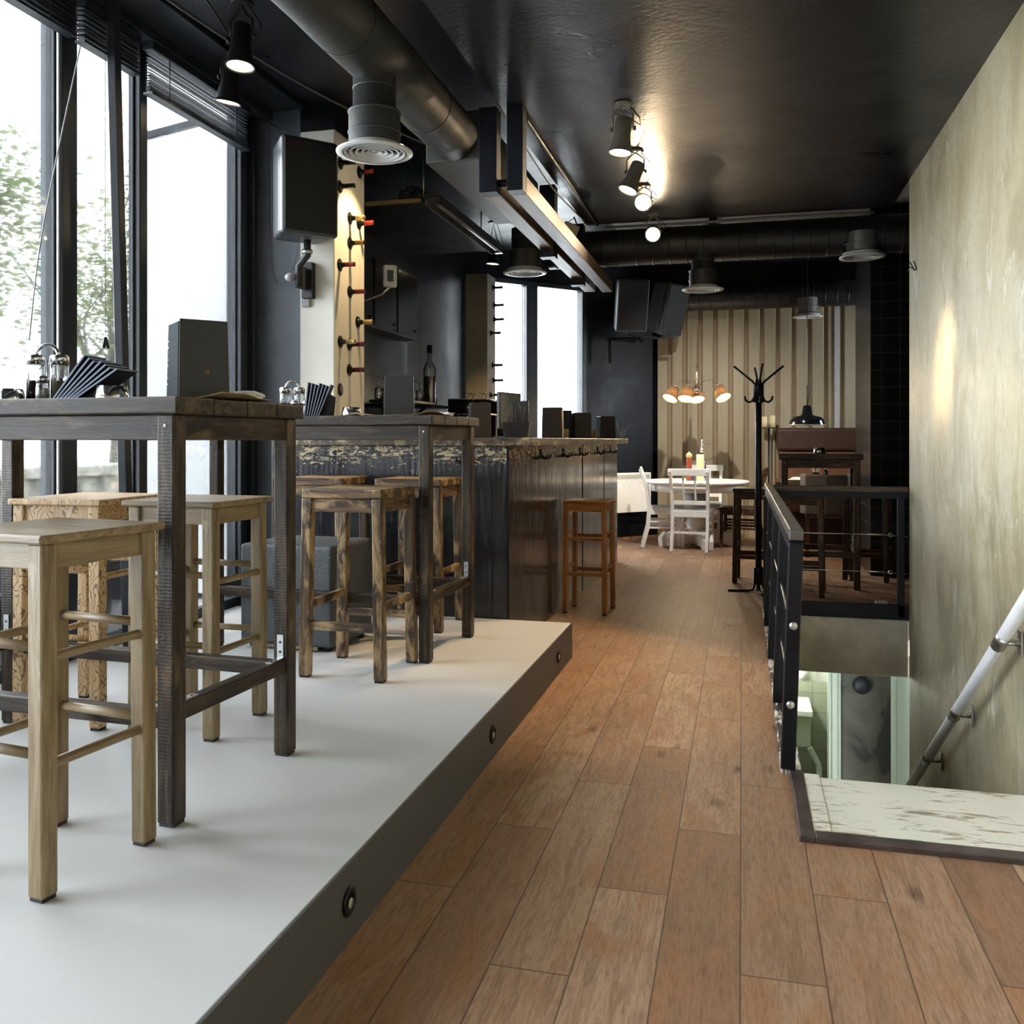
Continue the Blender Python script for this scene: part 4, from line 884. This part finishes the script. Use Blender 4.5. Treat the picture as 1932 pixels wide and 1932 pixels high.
point('spill_light', Vector((-.56, 6.28, 2.80)), .9, (1, .74, .42), .04)
sw = spotlight('black spotlight behind the big vent shining down the wine pillar', (-2.06, 5.30, 3.27), (R(0), R(16)), s=.9, stem=.05); lit(sw, 26, 75, col=(1, .68, .34))
spot('wall_wash', (-.52, 4.62, 2.72), (1.08, 5.40, 1.60), 210, 17, (1, .80, .48), 1., .10)
L7 = spotlight('black hanging spotlight left of the bar vent before the far window', (-2.30, 8.3, 3.27), (R(0), R(4)), s=1.05, stem=.19); lit(L7, 40, 80, col=(1, .7, .36))
L8_fill = spotlight('added unseen black fill spotlight on the high ceiling behind the crossing duct', (-.25, 8.15, 3.27), (R(48), R(6)), s=.9, stem=.10); lit(L8_fill, 120, 78, col=(1, .95, .88), blend=1.)  # added lamp, hidden by the duct, to brighten the white table group
ub = thing('box_spotlight', 'small unlit beige box spotlight under the pale ceiling edge', 'spotlight', (-1.165 - .1, 6.9, 2.92))
q = B(); q.box(-.06, .06, -.05, .05, -.15, -.07, T(rz=R(30), ry=R(20))); q.obj('housing', flat('beige_lamp_box', (.25, .22, .17), .5), ub, .004)
q = B(); q.tube([(0, 0, 0), (.02, 0, -.05), (.0, 0, -.09)], .006, 6); q.tube([(0, 0, -.01), (-.07, 0, -.05), (-.08, 0, -.1), (-.03, 0, -.13)], .003, 6); q.obj('arm', M_lampb, ub)
# cables and conduits
def cable(name, label, pts, r, mat, cat='cable', grp='ceiling cables'):
    c = [Vector(p) for p in pts]; out = []
    for i in range(len(c) - 1):
        p0, p1, p2, p3 = c[max(i - 1, 0)], c[i], c[i + 1], c[min(i + 2, len(c) - 1)]
        for k in range(6):
            t_ = k / 6; out.append(.5 * ((2 * p1) + (-p0 + p2) * t_ + (2 * p0 - 5 * p1 + 4 * p2 - p3) * t_ ** 2 + (-p0 + 3 * p1 - 3 * p2 + p3) * t_ ** 3))
    out.append(c[-1]); o = B().tube(out, r, 6).obj(name, mat); return tag(o, label, cat, grp)
M_cab = flat('grey_cable', (.16, .16, .15), .5); M_bcab = flat('black_cable', (.015, .015, .016), .5)
cable('cable', 'long grey cable sagging under the ceiling from window head to big vent', [(-2.62, 2.2, 3.25), (-2.60, 3.4, 3.235), (-2.50, 4.2, 3.21), (-2.3, 4.85, 3.16), (-1.95, 5.3, 3.05), (-1.75, 5.5, 3.0)], .006, M_cab)
cable('cable', 'black cable strung between the two window spotlights', [(-2.35, 3.1, 3.262), (-2.40, 3.6, 3.25), (-2.55, 4.15, 3.24), (-2.66, 4.3, 3.25)], .006, M_bcab)
cable('cable', 'thin loop of cable hanging down from the wall speaker', [(-2.62, 5.0, 2.40), (-2.68, 5.05, 2.26), (-2.76, 5.07, 2.17), (-2.84, 5.08, 2.2), (-2.87, 5.085, 2.5), (-2.88, 5.085, 3.2)], .003, M_cab)
cable('cable', 'black cable from the window corner to the wall speaker top', [(-2.88, 5.05, 3.18), (-2.72, 5.03, 3.08), (-2.55, 5.0, 2.99)], .005, M_bcab)
cable('conduit', 'black conduit pipe along the left edge of the lowered ceiling', [(-1.12, 4.63, 2.905), (-1.12, 5.5, 2.90), (-1.12, 7.15, 2.905)], .012, M_steel, 'pipe')
cable('cable', 'thin brown cable drooping beside the ceiling conduit over the beams', [(-1.205, 4.4, 2.90), (-1.205, 5.2, 2.86), (-1.205, 5.8, 2.84), (-1.2, 6.6, 2.88), (-1.18, 7.15, 2.90)], .005, flat('brown_cable', (.08, .06, .04), .5))
cable('cable', 'added pale line for lit ceiling along the top of the crossing duct', [(-1.1, 7.50, 2.965), (-.4, 7.52, 2.965), (.3, 7.50, 2.968), (1.0, 7.52, 2.966)], .012, flat('lit_ceiling_line', (.30, .29, .27), .6))  # added pale line standing for the strip of lit ceiling above the duct
cable('blind_cord', 'thin slanting pale blind cord across the wide dark window post', [(-2.86, 3.42, 2.95), (-2.86, 3.2, 2.1), (-2.86, 3.12, 1.6)], .003, flat('pale_cord', (.4, .42, .45), .6), 'cord', 'blind cords')
o = cable('blind_cord', 'thin hanging blind cord ending in a small dark knot', [(-2.90, 3.63, 3.0), (-2.9, 3.63, 2.0), (-2.9, 3.632, 1.66)], .0015, M_bcab, 'cord', 'blind cords')
q = B(); q.tube([(-2.9, 3.632, 1.67), (-2.9, 3.62, 1.62)], .008, 6); q.tube([(-2.9, 3.632, 1.67), (-2.9, 3.65, 1.62)], .008, 6); q.obj('tassel', M_bcab, o)
# blinds
def blind(label, y0, y1, zt, zb, n_, tilt, open_=False):
    t = thing('venetian_blind', label, 'blind', (XW + .06, (y0 + y1) / 2, 0), 0, 'black venetian blinds'); hl = (y1 - y0) / 2
    q = B(); q.box(-.03, .03, -hl, hl, zt - .04, zt); q.obj('head_rail', M_frame, t)
    for i in range(n_):
        z = zb + .015 + (zt - .05 - zb) * ((i / n_) ** (1.9 if open_ else 1)); hw = .013 if open_ else .025; q = B(); q.box(-hw, hw, -hl, hl, -.001, .001, T(0, 0, z, ry=tilt + R(6 * math.sin(i * 2.3)))); q.obj('slat', M_frame, t)
    q = B(); q.box(-.026, .026, -hl, hl, zb - .006, zb + .006); q.obj('bottom_rail', M_frame, t)
    q = B(); q.tube([(.02, -hl + .15, zb), (.02, -hl + .15, zt)], .003, 6); q.tube([(.02, hl - .15, zb), (.02, hl - .15, zt)], .003, 6); q.obj('ladder_cord', M_bcab, t)
blind('bunched black blind above the first window beside the wide post', 1.9, 3.40, 3.18, 2.985, 18, R(8)); blind('bunched black blind between the wide post and the thin pole', 3.45, 3.84, 3.18, 2.985, 18, R(8)); blind('half open black blind with white gaps above the third window', 3.93, 4.86, 3.19, 2.93, 17, R(8), True)
o = B().bar((-2.82, 3.70, P), (-2.84, 3.605, 3.25), .045).obj('leaning_pole', M_frame, None, .004); tag(o, 'thin black slightly leaning pole in front of the window', 'pole')
# ================================================================ FLOOR LEVEL LIGHTS IN THE RISER
sl0 = None
for y, z, lb in ((1.963, .100, 'round black step light in the platform edge, nearest the camera'), (3.226, .095, 'round black step light in the platform edge, middle one'), (4.465, .095, 'round black step light in the platform edge near the far corner')):
    if sl0 is None:
        sl0 = thing('step_light', lb, 'light', (-.899, y, z), 0, 'step lights in the platform edge')
        q = B(); q.lathe([(.034, 0), (.034, .004), (.030, .007), (.022, .007), (.020, .001), (0, .001)], 28, T(ry=R(90))); q.obj('ring', M_steel, sl0)
        q = B(); q.lathe([(.0, .0012), (.012, .004), (.012, .006), (0, .007)], 18, T(.001, 0, -.003, ry=R(90))); q.obj('lens', flat('grey_lens', (.4, .39, .36), .25), sl0)
    else: dup(sl0, (-.899, y, z), 0, lb)
# ================================================================ RAILING AND HANDRAIL
rl = thing('stair_railing', 'black steel stair railing with square posts and wires', 'railing', (0, 0, 0))
M_rtop = flat('worn_steel_handrail', (.16, .15, .145), .32, .7, .5, .25, 8, .1)
q = B(); q.bar((.186, 3.335, .852), (.176, 6.52, .865), .048, .04); q.obj('top_rail', M_rtop, rl, .004)
q = B(); q.box(.15, 1.075, 6.47, 6.51, .835, .875); q.obj('top_rail', wood('dark_rail_wood', (.03, .018, .012), (.07, .045, .03), (.11, .08, .055), 'X', .7, .4), rl, .004)
q = B(); q.bar((.185, 3.37, .81), (.178, 6.5, .825), .044, .035); q.box(.16, 1.075, 6.475, 6.505, .795, .835); q.obj('under_rail', M_steel, rl)
for y in (3.36, 4.20, 5.03, 5.90):
    q = B(); q.bar((.158, y, .018), (.186, y, .82), .05, .05, (0, 1, 0)); po = q.obj('post', M_steel, rl, .004)
    if y < 3.5:
        for z in (.25, .53):
            q = B(); q.lathe([(.014, 0), (.014, .004), (.006, .006), (0, .007)], 16, T(.158 + .028 * z / .82, y - .025, z, rx=R(90))); q.obj('bolt', M_zinc, po)
for x, y in ((.165, 6.49), (1.03, 6.49)): q = B(); q.box(x - .022, x + .022, y - .02, y + .02, .0, .80); q.obj('post', M_steel, rl, .003)
for z in (.30, .55):
    q = B(); q.tube([(.168, 3.36, z - .03), (.168, 4.2, z), (.168, 5.0, z), (.168, 6.5, z)], .004, 6); q.tube([(.17, 6.49, z), (.9, 6.49, z), (1.07, 6.49, z - .01)], .003, 6); wr = q.obj('wire', M_brush, rl)
    q = B(); q.tube([(.82, 6.49, z), (.93, 6.49, z)], .007, 8); q.lathe([(.012, -.004), (.015, 0), (.012, .004), (.008, 0), (.012, -.004)], 12, T(.965, 6.49, z, rx=R(90))); q.obj('turnbuckle', M_brush, wr)
hr = thing('wall_handrail', 'white sloping pipe handrail on the concrete stair wall', 'handrail', (0, 0, 0))
p0, p1 = Vector((1.0, 2.55, 1.32)), Vector((1.0, 6.15, -1.06)); dr = (p1 - p0)
M_rail = flat('grey_white_rail_paint', (.78, .78, .80), .35, 0, .5, .04, 10)
q = B(); q.tube([p0, p1], .0255, 20); q.obj('pipe', M_rail, hr)
for y in (3.97, 4.76, 5.45):
    c = p0 + dr * ((y - 2.55) / 3.6); e = dr.normalized()
    q = B(); q.tube([c - e * .075, c + e * .045], .0275, 20); q.obj('steel_sleeve', M_brush, hr)
    q = B(); q.tube([c, c + Vector((.085, 0, -.0))], .014, 10); bk = q.obj('bracket', M_brush, hr)
    q = B(); q.box(1.068, 1.0795, c.y - .025, c.y + .025, c.z - .05, c.z + .05); q.obj('wall_plate', M_brush, bk, .003)
o = B().box(.88, .955, 6.53, 6.60, 0, .09).obj('floor_socket', flat('beige_floor_socket', (.5, .48, .42), .5), None, .004); tag(o, 'small beige floor socket box behind the far rail', 'socket')
q = B(); q.lathe([(.018, -.001), (.018, .0), (0, .0)], 12, T(.925, 6.529, .045, rx=R(90))); q.obj('outlet', M_plas, o)
q = B(); q.tube([(1.08, 6.25, 2.28), (1.045, 6.25, 2.30), (1.03, 6.25, 2.27)], .004, 6); q.tube([(1.08, 6.28, 2.28), (1.05, 6.28, 2.34)], .004, 6); q.tube([(1.08, 6.2, 2.27), (1.06, 6.2, 2.33)], .004, 6); tag(q.obj('wire_stub', M_bcab), 'black twisted wire stub sticking from the concrete wall edge', 'wire')
# ================================================================ CELLAR WASHROOM
bs_ = thing('wash_basin', 'white wash basin on pale legs in the cellar washroom', 'basin', (.44, 9.3, -2.5))
q = B(); q.box(-.3, .22, -.2, .3, 1.02, 1.08); q.obj('basin_top', M_white, bs_, .01)
q = B(); q.box(-.3, .20, -.17, .27, .72, 1.02); q.obj('cabinet', M_green, bs_, .006)
q = B(); q.bar((.19, -.15, .72), (.28, -.15, .55), .05); q.bar((.28, -.15, .56), (.28, -.15, .35), .05); q.bar((.28, -.15, .36), (.19, -.15, .0), .05); q.obj('curved_leg', M_green, bs_, .01)
hdv = thing('hand_dryer', 'white rounded hand dryer high on the washroom wall', 'hand dryer', (.60, 9.1, -1.12))
q = B(); q.lathe([(0, 0), (.08, .0), (.10, .03), (.10, .14), (.06, .22), (0, .22)], 20); q.obj('casing', M_white, hdv)
q = B(); q.box(0, .255, -.06, .06, .0, .2); q.obj('wall_bracket', M_white, hdv, .01)
gb = thing('globe_lamp', 'small white globe lamp in the cellar washroom', 'lamp', (.36, 9.2, -1.18)); q = B(); q.lathe([(0, -.05), (.035, -.035), (.05, 0), (.035, .035), (0, .05)], 18); q.obj('globe', emit('globe_glow', (1, .97, .85), 6.), gb)
q = B(); q.tube([(0, 0, .04), (0, 0, .83)], .008, 6); q.obj('rod', M_brush, gb); point('washroom_light', (.30, 9.0, -.75), 13, (.95, 1, .86), .08)
o = B().lathe([(.06, 0), (.075, .03), (.07, .05), (0, .05)], 20, T(1.0, 8.3, -.93, rx=R(90))).obj('wall_buzzer', M_plas); tag(o, 'round black wall buzzer under the concrete beam', 'buzzer')
# ================================================================ FAR DINING CORNER
ht = thing('wall_heater', 'white slotted panel heater on the black end wall', 'heater', (-1.27, 11.02, .31), FA)
q = B(); q.box(-.33, .22, -.05, .03, 0, .48); q.obj('casing', M_white, ht, .008)
q = B()
for i in range(30): q.box(-.31 + .017 * i, -.302 + .017 * i, -.053, -.05, .405, .455)
q.obj('slots', flat('heater_slots', (.3, .3, .27), .5), ht)
wt = thing('round_table', 'white round pedestal dining table under the shaded chandelier', 'table', (-.49, 10.25, 0))
q = B(); q.lathe([(0, .705), (.56, .705), (.575, .715), (.575, .73), (.56, .738), (0, .738)], 48); q.obj('tabletop', M_white, wt)
q = B(); q.lathe([(.50, .62), (.51, .705), (.48, .705), (.48, .62), (.50, .62)], 48); q.obj('apron', M_white, wt)
q = B(); q.lathe([(.14, .12), (.15, .16), (.10, .2), (.13, .26), (.09, .32), (.12, .38), (.085, .44), (.13, .5), (.12, .62)], 28); q.obj('pedestal', M_white, wt)
for a in (20, 110, 200, 290):
    q = B(); q.prism([(0, .04), (.30, .03), (.36, .0), (.42, 0), (.43, .10), (.37, .17), (.34, .15), (.26, .19), (.1, .2), (0, .2)], -.055, .055, T(rz=R(a), rx=R(90))); q.obj('foot', M_whitep if False else mat_whitepaint('chipped_white_foot%d' % a, (.25, .23, .2), .70) , wt, .008)
def make_chair(label, loc, rz, mat=M_white, grid=True, group='white dining chairs'):
    """faces local +y"""
    t = thing('dining_chair', label, 'chair', loc, rz, group); w_ = .20
    q = B(); q.prism([(-w_ * .92, -.18), (w_ * .92, -.18), (w_ * 1.05, .2), (-w_ * 1.05, .2)], .42, .445); q.obj('seat', mat, t, .008)
    for sx in (-1, 1):
        q = B(); q.bar((sx * .18, .17, 0), (sx * .18, .17, .42), .036); q.obj('leg', mat, t, .004)
        q = B(); pts = [(sx * .185, -.27, 0), (sx * .185, -.21, .22), (sx * .185, -.19, .44), (sx * .19, -.22, .66), (sx * .195, -.29, .86)]
        for a_, b_ in zip(pts, pts[1:]): q.bar(a_, b_, .034, .042)
        q.obj('leg', mat, t, .004)
    q = B(); q.bar((-.22, -.285, .845), (.22, -.285, .845), .026, .075, (0, 0, 1)); q.obj('top_rail', mat, t, .006)
    q = B(); q.bar((-.18, -.203, .52), (.18, -.203, .52), .022, .045); q.obj('back_rail', mat, t, .004)
    q = B(); q.bar((-.18, -.238, .68), (.18, -.238, .68), .016, .022); q.obj('cross_rail', mat, t, .003)
    for x in (-.062, .062): q = B(); q.bar((x, -.205, .53), (x, -.278, .83), .022, .014); q.obj('back_slat', mat, t, .003)
    q = B(); q.box(-.17, .17, .155, .178, .365, .42); q.box(-.17, .17, -.2, -.18, .365, .42); q.box(-.19, -.17, -.18, .16, .365, .42); q.box(.17, .19, -.18, .16, .365, .42); q.obj('apron', mat, t, .003)
    for sx in (-1, 1):
        for z in (.22, .285): q = B(); q.bar((sx * .182, -.2, z), (sx * .182, .17, z), .018, .024); q.obj('stretcher', mat, t, .003)
    q = B(); q.bar((-.18, -.2, .20), (.18, -.2, .20), .018, .026); q.obj('stretcher', mat, t, .003)
    return t
ch = make_chair('white dining chair with its back to the camera at the round table', (-.515, 9.93, 0), R(-6))
dup(ch, (-.82, 10.23, 0), R(-84), 'white dining chair at the left side of the round table'); dup(ch, (-.44, 11.0, 0), R(180), 'white dining chair behind the round table against the corrugated wall')
dc = make_chair('dark brown dining chair at the right side of the round table', (-.03, 10.32, 0), R(84), W_dk2('X'), True, None)
pm = thing('pepper_mill', 'tall red wooden pepper mill on the white round table', 'pepper mill', (-.565, 10.1, .738))
q = B(); q.lathe([(.033, 0), (.034, .02), (.028, .04), (.024, .10), (.030, .16), (.026, .19), (.031, .205), (.030, .24), (.022, .25)], 20); q.obj('body', flat('red_mill_wood', (.26, .055, .022), .3), pm)
q = B(); q.lathe([(.018, .245), (.033, .265), (.034, .285), (.020, .305), (.006, .308), (.006, .318), (0, .32)], 20); q.obj('knob', flat('pale_mill_top', (.58, .42, .2), .4), pm)
cb = thing('pillar_candle', 'thick cream pillar candle on the white round table', 'candle', (-.445, 10.08, .738))
q = B(); q.lathe([(.041, 0), (.041, .285), (.036, .292), (0, .288)], 24); q.obj('wax', flat('cream_wax', (.78, .68, .42), .5), cb)
ob = make_bottle('slim clear oil bottle with steel spout behind the pillar candle', (-.43, 10.2, .738), M_clear, M_chrome, 1.15)
q = B(); q.lathe([(.016, .355), (.010, .38), (.007, .45), (0, .452)], 12); q.obj('spout', M_chrome, ob)
sg = tag(B().lathe(cup_profile(.032, .10), 18, T(-.515, 10.16, .738)).obj('blue_cup', flat('blue_glaze', (.06, .09, .2), .3)), 'small dark blue cup between pepper mill and pillar candle', 'cup')
for x, y, rz_, lb in ((-.82, 10.05, 20, 'pinkish paper placemat at the left of the round table'), (-.16, 10.12, -15, 'pinkish paper placemat at the right of the round table')):
    o = B().box(-.13, .13, -.09, .09, 0, .003).obj('paper_placemat', flat('pinkish_paper', (.62, .48, .42), .8)); o.location = (x, y, .738); o.rotation_euler = (0, 0, R(rz_)); tag(o, lb, 'placemat', 'placemats on the round table')
# chandelier
cn = thing('chandelier', 'brass chandelier with four tilted brown fabric shades over the round table', 'chandelier', (-.485, 10.2, 1.70))
M_brass = flat('pale_brass', (.62, .52, .36), .25, .9)
q = B(); q.tube([(0, 0, .05), (0, 0, .33)], .010, 10); q.lathe([(0, 0), (.03, .015), (.03, .05), (.012, .07)], 16); q.obj('stem', M_brass, cn)
q = B(); q.tube([(0, 0, .33), (0, 0, 1.565)], .003, 6); q.obj('cord', M_bcab, cn)
n_ = NT('lit_brown_shade', .8); _b = n_.noise(n_.co(), 90, 2); n_.col(n_.ramp(_b, [(.3, (.19, .12, .055)), (.7, (.27, .18, .09))])); n_.b.inputs['Transmission Weight'].default_value = 0
_tl = n_.n('ShaderNodeBsdfTranslucent'); _tl.inputs[0].default_value = (.22, .13, .05, 1); _mx = n_.n('ShaderNodeMixShader'); _mx.inputs[0].default_value = .3
n_.L(n_.b.outputs[0], _mx.inputs[1]); n_.L(_tl.outputs[0], _mx.inputs[2]); n_.L(_mx.outputs[0], n_.t.nodes['Material Output'].inputs[0]); M_shade = n_.m
M_bl = emit('chandelier_bulb', (1, .80, .5), 30.)
for ax, ay, tl_ in ((-.24, -.02, -22), (-.10, -.10, -6), (-.03, .17, 12), (.235, -.04, 24)):
    e = Vector((ax, ay, .07)); q = B(); q.tube([(0, 0, .03), (ax * .4, ay * .4, .0), (ax * .8, ay * .8, .06), e], .006, 8); q.obj('arm', M_brass, cn)
    q = B(); q.tube([(0, 0, .05), (ax * .3, ay * .3, .14), (ax * .7, ay * .7, .15), e + Vector((0, 0, .02))], .002, 5); q.obj('cable', M_bcab, cn)
    m = T(e.x, e.y, e.z, 0, R(-26), R(-tl_)); 
    q = B(); q.lathe([(.085, -.15), (.05, 0)], 26, m, True, False); s_ = q.obj('shade', M_shade, cn); sm = s_.modifiers.new('s', 'SOLIDIFY'); sm.thickness = .003
    q = B(); q.lathe([(.02, -.02), (.024, .0), (.024, .018), (.014, .024), (0, .024)], 14, m); q.obj('lamp_holder', M_white, cn)
    q = B(); q.lathe([(0, -.10), (.022, -.09), (.030, -.07), (.022, -.04), (.012, -.02)], 16, m); q.obj('bulb', M_bl, cn)
    c = Vector((-.485, 10.2, 1.70)) + (m @ Vector((0, 0, -.125))); point('chandelier_glow', c, 7, (1, .78, .5), .02)
# coat stand
cs = thing('coat_stand', 'black metal coat stand with curved hooks by the stair railing', 'coat stand', (.125, 7.30, 0))
q = B(); q.tube([(0, 0, .06), (0, 0, 1.66)], .024, 16); q.obj('pole', M_steel, cs)
for i, a in enumerate((0, 90, 180, 270)):
    ca, sa = math.cos(R(a + 8)), math.sin(R(a + 8)); f_ = lambda r_, z: (r_ * ca, r_ * sa, z)
    q = B(); q.tube([f_(.03, .19), f_(.03, .05), f_(.045, .015), f_(.08, .009), f_(.235, .009)], .009, 8); q.obj('leg', M_steel, cs)
    q = B(); q.tube([f_(.03, 1.48), f_(.03, 1.62), f_(.045, 1.645), f_(.19, 1.765)], .0085, 8); q.obj('arm', M_steel, cs)
    q = B(); q.tube([f_(.03, 1.62), f_(.03, 1.53), f_(.05, 1.49), f_(.075, 1.482), f_(.1, 1.50), f_(.108, 1.53)], .0085, 8); q.obj('hook', M_steel, cs)
q = B(); q.lathe([(.034, .06), (.036, .19), (.026, .2)], 16); q.lathe([(.034, 1.5), (.036, 1.62), (.02, 1.65), (0, 1.66)], 16); q.obj('sleeve', M_steel, cs)
# candle stand
cd = thing('candle_stand', 'tall thin black candle stand behind the coat stand', 'candle stand', (.31, 11.15, 0))
q = B(); q.lathe([(.13, 0), (.13, .012), (.02, .02), (0, .02)], 24); q.obj('base', M_steel, cd)
q = B(); q.tube([(0, 0, .02), (0, 0, 1.325)], .010, 8); q.obj('pole', M_steel, cd)
q = B(); q.box(-.08, .08, -.05, .05, 1.325, 1.335); q.obj('tray', M_steel, cd)
for x, lb in ((.26, 'cream candle left one on the tall black stand'), (.35, 'cream candle right one on the tall black stand')):
    o = B().lathe([(.034, 0), (.034, .13 if x < .3 else .14), (0, .135 if x < .3 else .145)], 18).obj('candle', flat('pale_candle', (.72, .60, .36), .5)); o.location = (x, 11.15, 1.335); tag(o, lb, 'candle', 'candles on the stand')
# booth, dining table, tub chair, pendant
bt = thing('booth_bench', 'brown leather booth bench along the corrugated wall', 'bench', (0, 0, 0))
q = B(); q.box(.40, 1.6, 11.16, 11.33, 1.06, 1.33); q.obj('headrest', M_leath, bt, .035, 4)
q = B(); q.box(.43, 1.6, 11.20, 11.33, .45, 1.05); q.obj('backrest', M_leath2, bt, .02, 3)
q = B(); q.box(.43, 1.6, 10.75, 11.3, .36, .47); q.obj('seat', M_leath2, bt, .03, 3)
q = B(); q.box(.46, 1.6, 10.8, 11.3, 0, .36); q.obj('base', M_leath, bt)
dt = thing('dining_table', 'brown dining table in the booth under the black pendant', 'table', (.78, 10.3, 0), R(-3))
q = B(); q.box(-.42, .36, -.36, .36, .71, .745); q.obj('tabletop', W_dk2('X'), dt, .004)
for sx in (-.37, .31):
    for sy in (-.31, .31): q = B(); q.box(sx - .03, sx + .03, sy - .03, sy + .03, 0, .71); q.obj('leg', W_dk2('Z'), dt, .003)
q = B(); q.box(-.36, .3, -.32, -.29, .63, .71); q.obj('apron', W_dk2('X'), dt)
o = B().lathe([(.05, 0), (.09, .006), (.12, .02), (.115, .02), (0, .008)], 28).obj('dinner_plate', M_white); o.location = (.58, 10.12, .745); tag(o, 'white dinner plate with a crumpled napkin on the booth table', 'plate')
make_crumple('crumpled white napkin lying on the booth dinner plate', (.58, 10.12, .757), 1.0)
o = B().lathe(cup_profile(.035, .09), 18, T(.78, 10.35, .745)).obj('toothpick_cup', M_clear); tag(o, 'small clear cup of thin sticks on the booth table', 'cup')
q = B()
for i in range(6): q.tube([(.78, 10.35, .752), (.78 + .05 * math.cos(i), 10.35 + .05 * math.sin(i), .90)], .002, 5)
q.obj('sticks', M_wpaper, o)
make_bottle('dark sauce bottle with pale cap on the booth table', (.88, 10.32, .745), M_dkglass, M_brush, .62)
tc_ = thing('tub_chair', 'brown leather tub chair with rounded back at the booth table', 'chair', (.83, 9.72, 0), R(-4))
q = B(); pts = [(-.24, .16), (-.25, -.1), (-.2, -.2), (0, -.235), (.2, -.2), (.25, -.1), (.24, .16), (.2, .16), (.2, -.06), (.16, -.15), (0, -.185), (-.16, -.15), (-.2, -.06), (-.2, .16)]; q.prism(pts, .44, .84); q.obj('backrest', flat('taupe_leather', (.10, .075, .055), .5), tc_, .012, 3)
q = B(); q.box(-.2, .2, -.17, .2, .40, .48); q.obj('seat', flat('taupe_leather', (.10, .075, .055), .5), tc_, .02, 3)
for sx in (-1, 1):
    for sy in (-.17, .16): q = B(); q.bar((sx * .18, sy, 0), (sx * .18, sy, .41), .035); q.obj('leg', W_dk2('Z'), tc_)
make_tin('steel tin standing on the brown high table beyond the rail', Vector((.62, 7.85, 1.075)), .05, .05)
pn = thing('pendant_lamp', 'black enamel pendant lamp hanging before the leather booth', 'lamp', (.665, 9.98, 1.345))
q = B(); q.lathe([(.185, 0), (.175, .05), (.145, .085), (.075, .10), (.055, .115), (.042, .20), (.032, .205), (0, .215)], 36, None, True, False); s_ = q.obj('shade', flat('black_enamel', (.008, .008, .010), .12, 0, .6, .1), pn); 
q = B(); q.lathe([(.186, -.003), (.188, .003), (.178, .003), (.186, -.003)], 36, None, True, False); q.obj('rim', flat('pale_rim', (.4, .4, .38), .4), pn)
q = B(); q.tube([(0, 0, .21), (.03, 0, .35), (.035, 0, .6), (.0, 0, 1.1), (.005, 0, 1.5), (.0, 0, 1.92)], .004, 6); q.tube([(0, 0, .21), (0, 0, .42)], .005, 6); q.obj('cord', M_bcab, pn)
for x, y, lb in ((-.9 + .03, 10.2, 'small chrome bulb fitting on the black ceiling above the far speakers'), (.32, 9.0, 'small chrome bulb fitting on the black ceiling beyond the crossing duct')):
    o = B().lathe([(0, 0), (.028, .02), (.035, .05), (.02, .085), (.035, .09), (.035, .11), (0, .11)], 16, T(x, y, 3.16)).obj('bulb_fitting', M_chrome); tag(o, lb, 'light', 'bare bulb fittings')
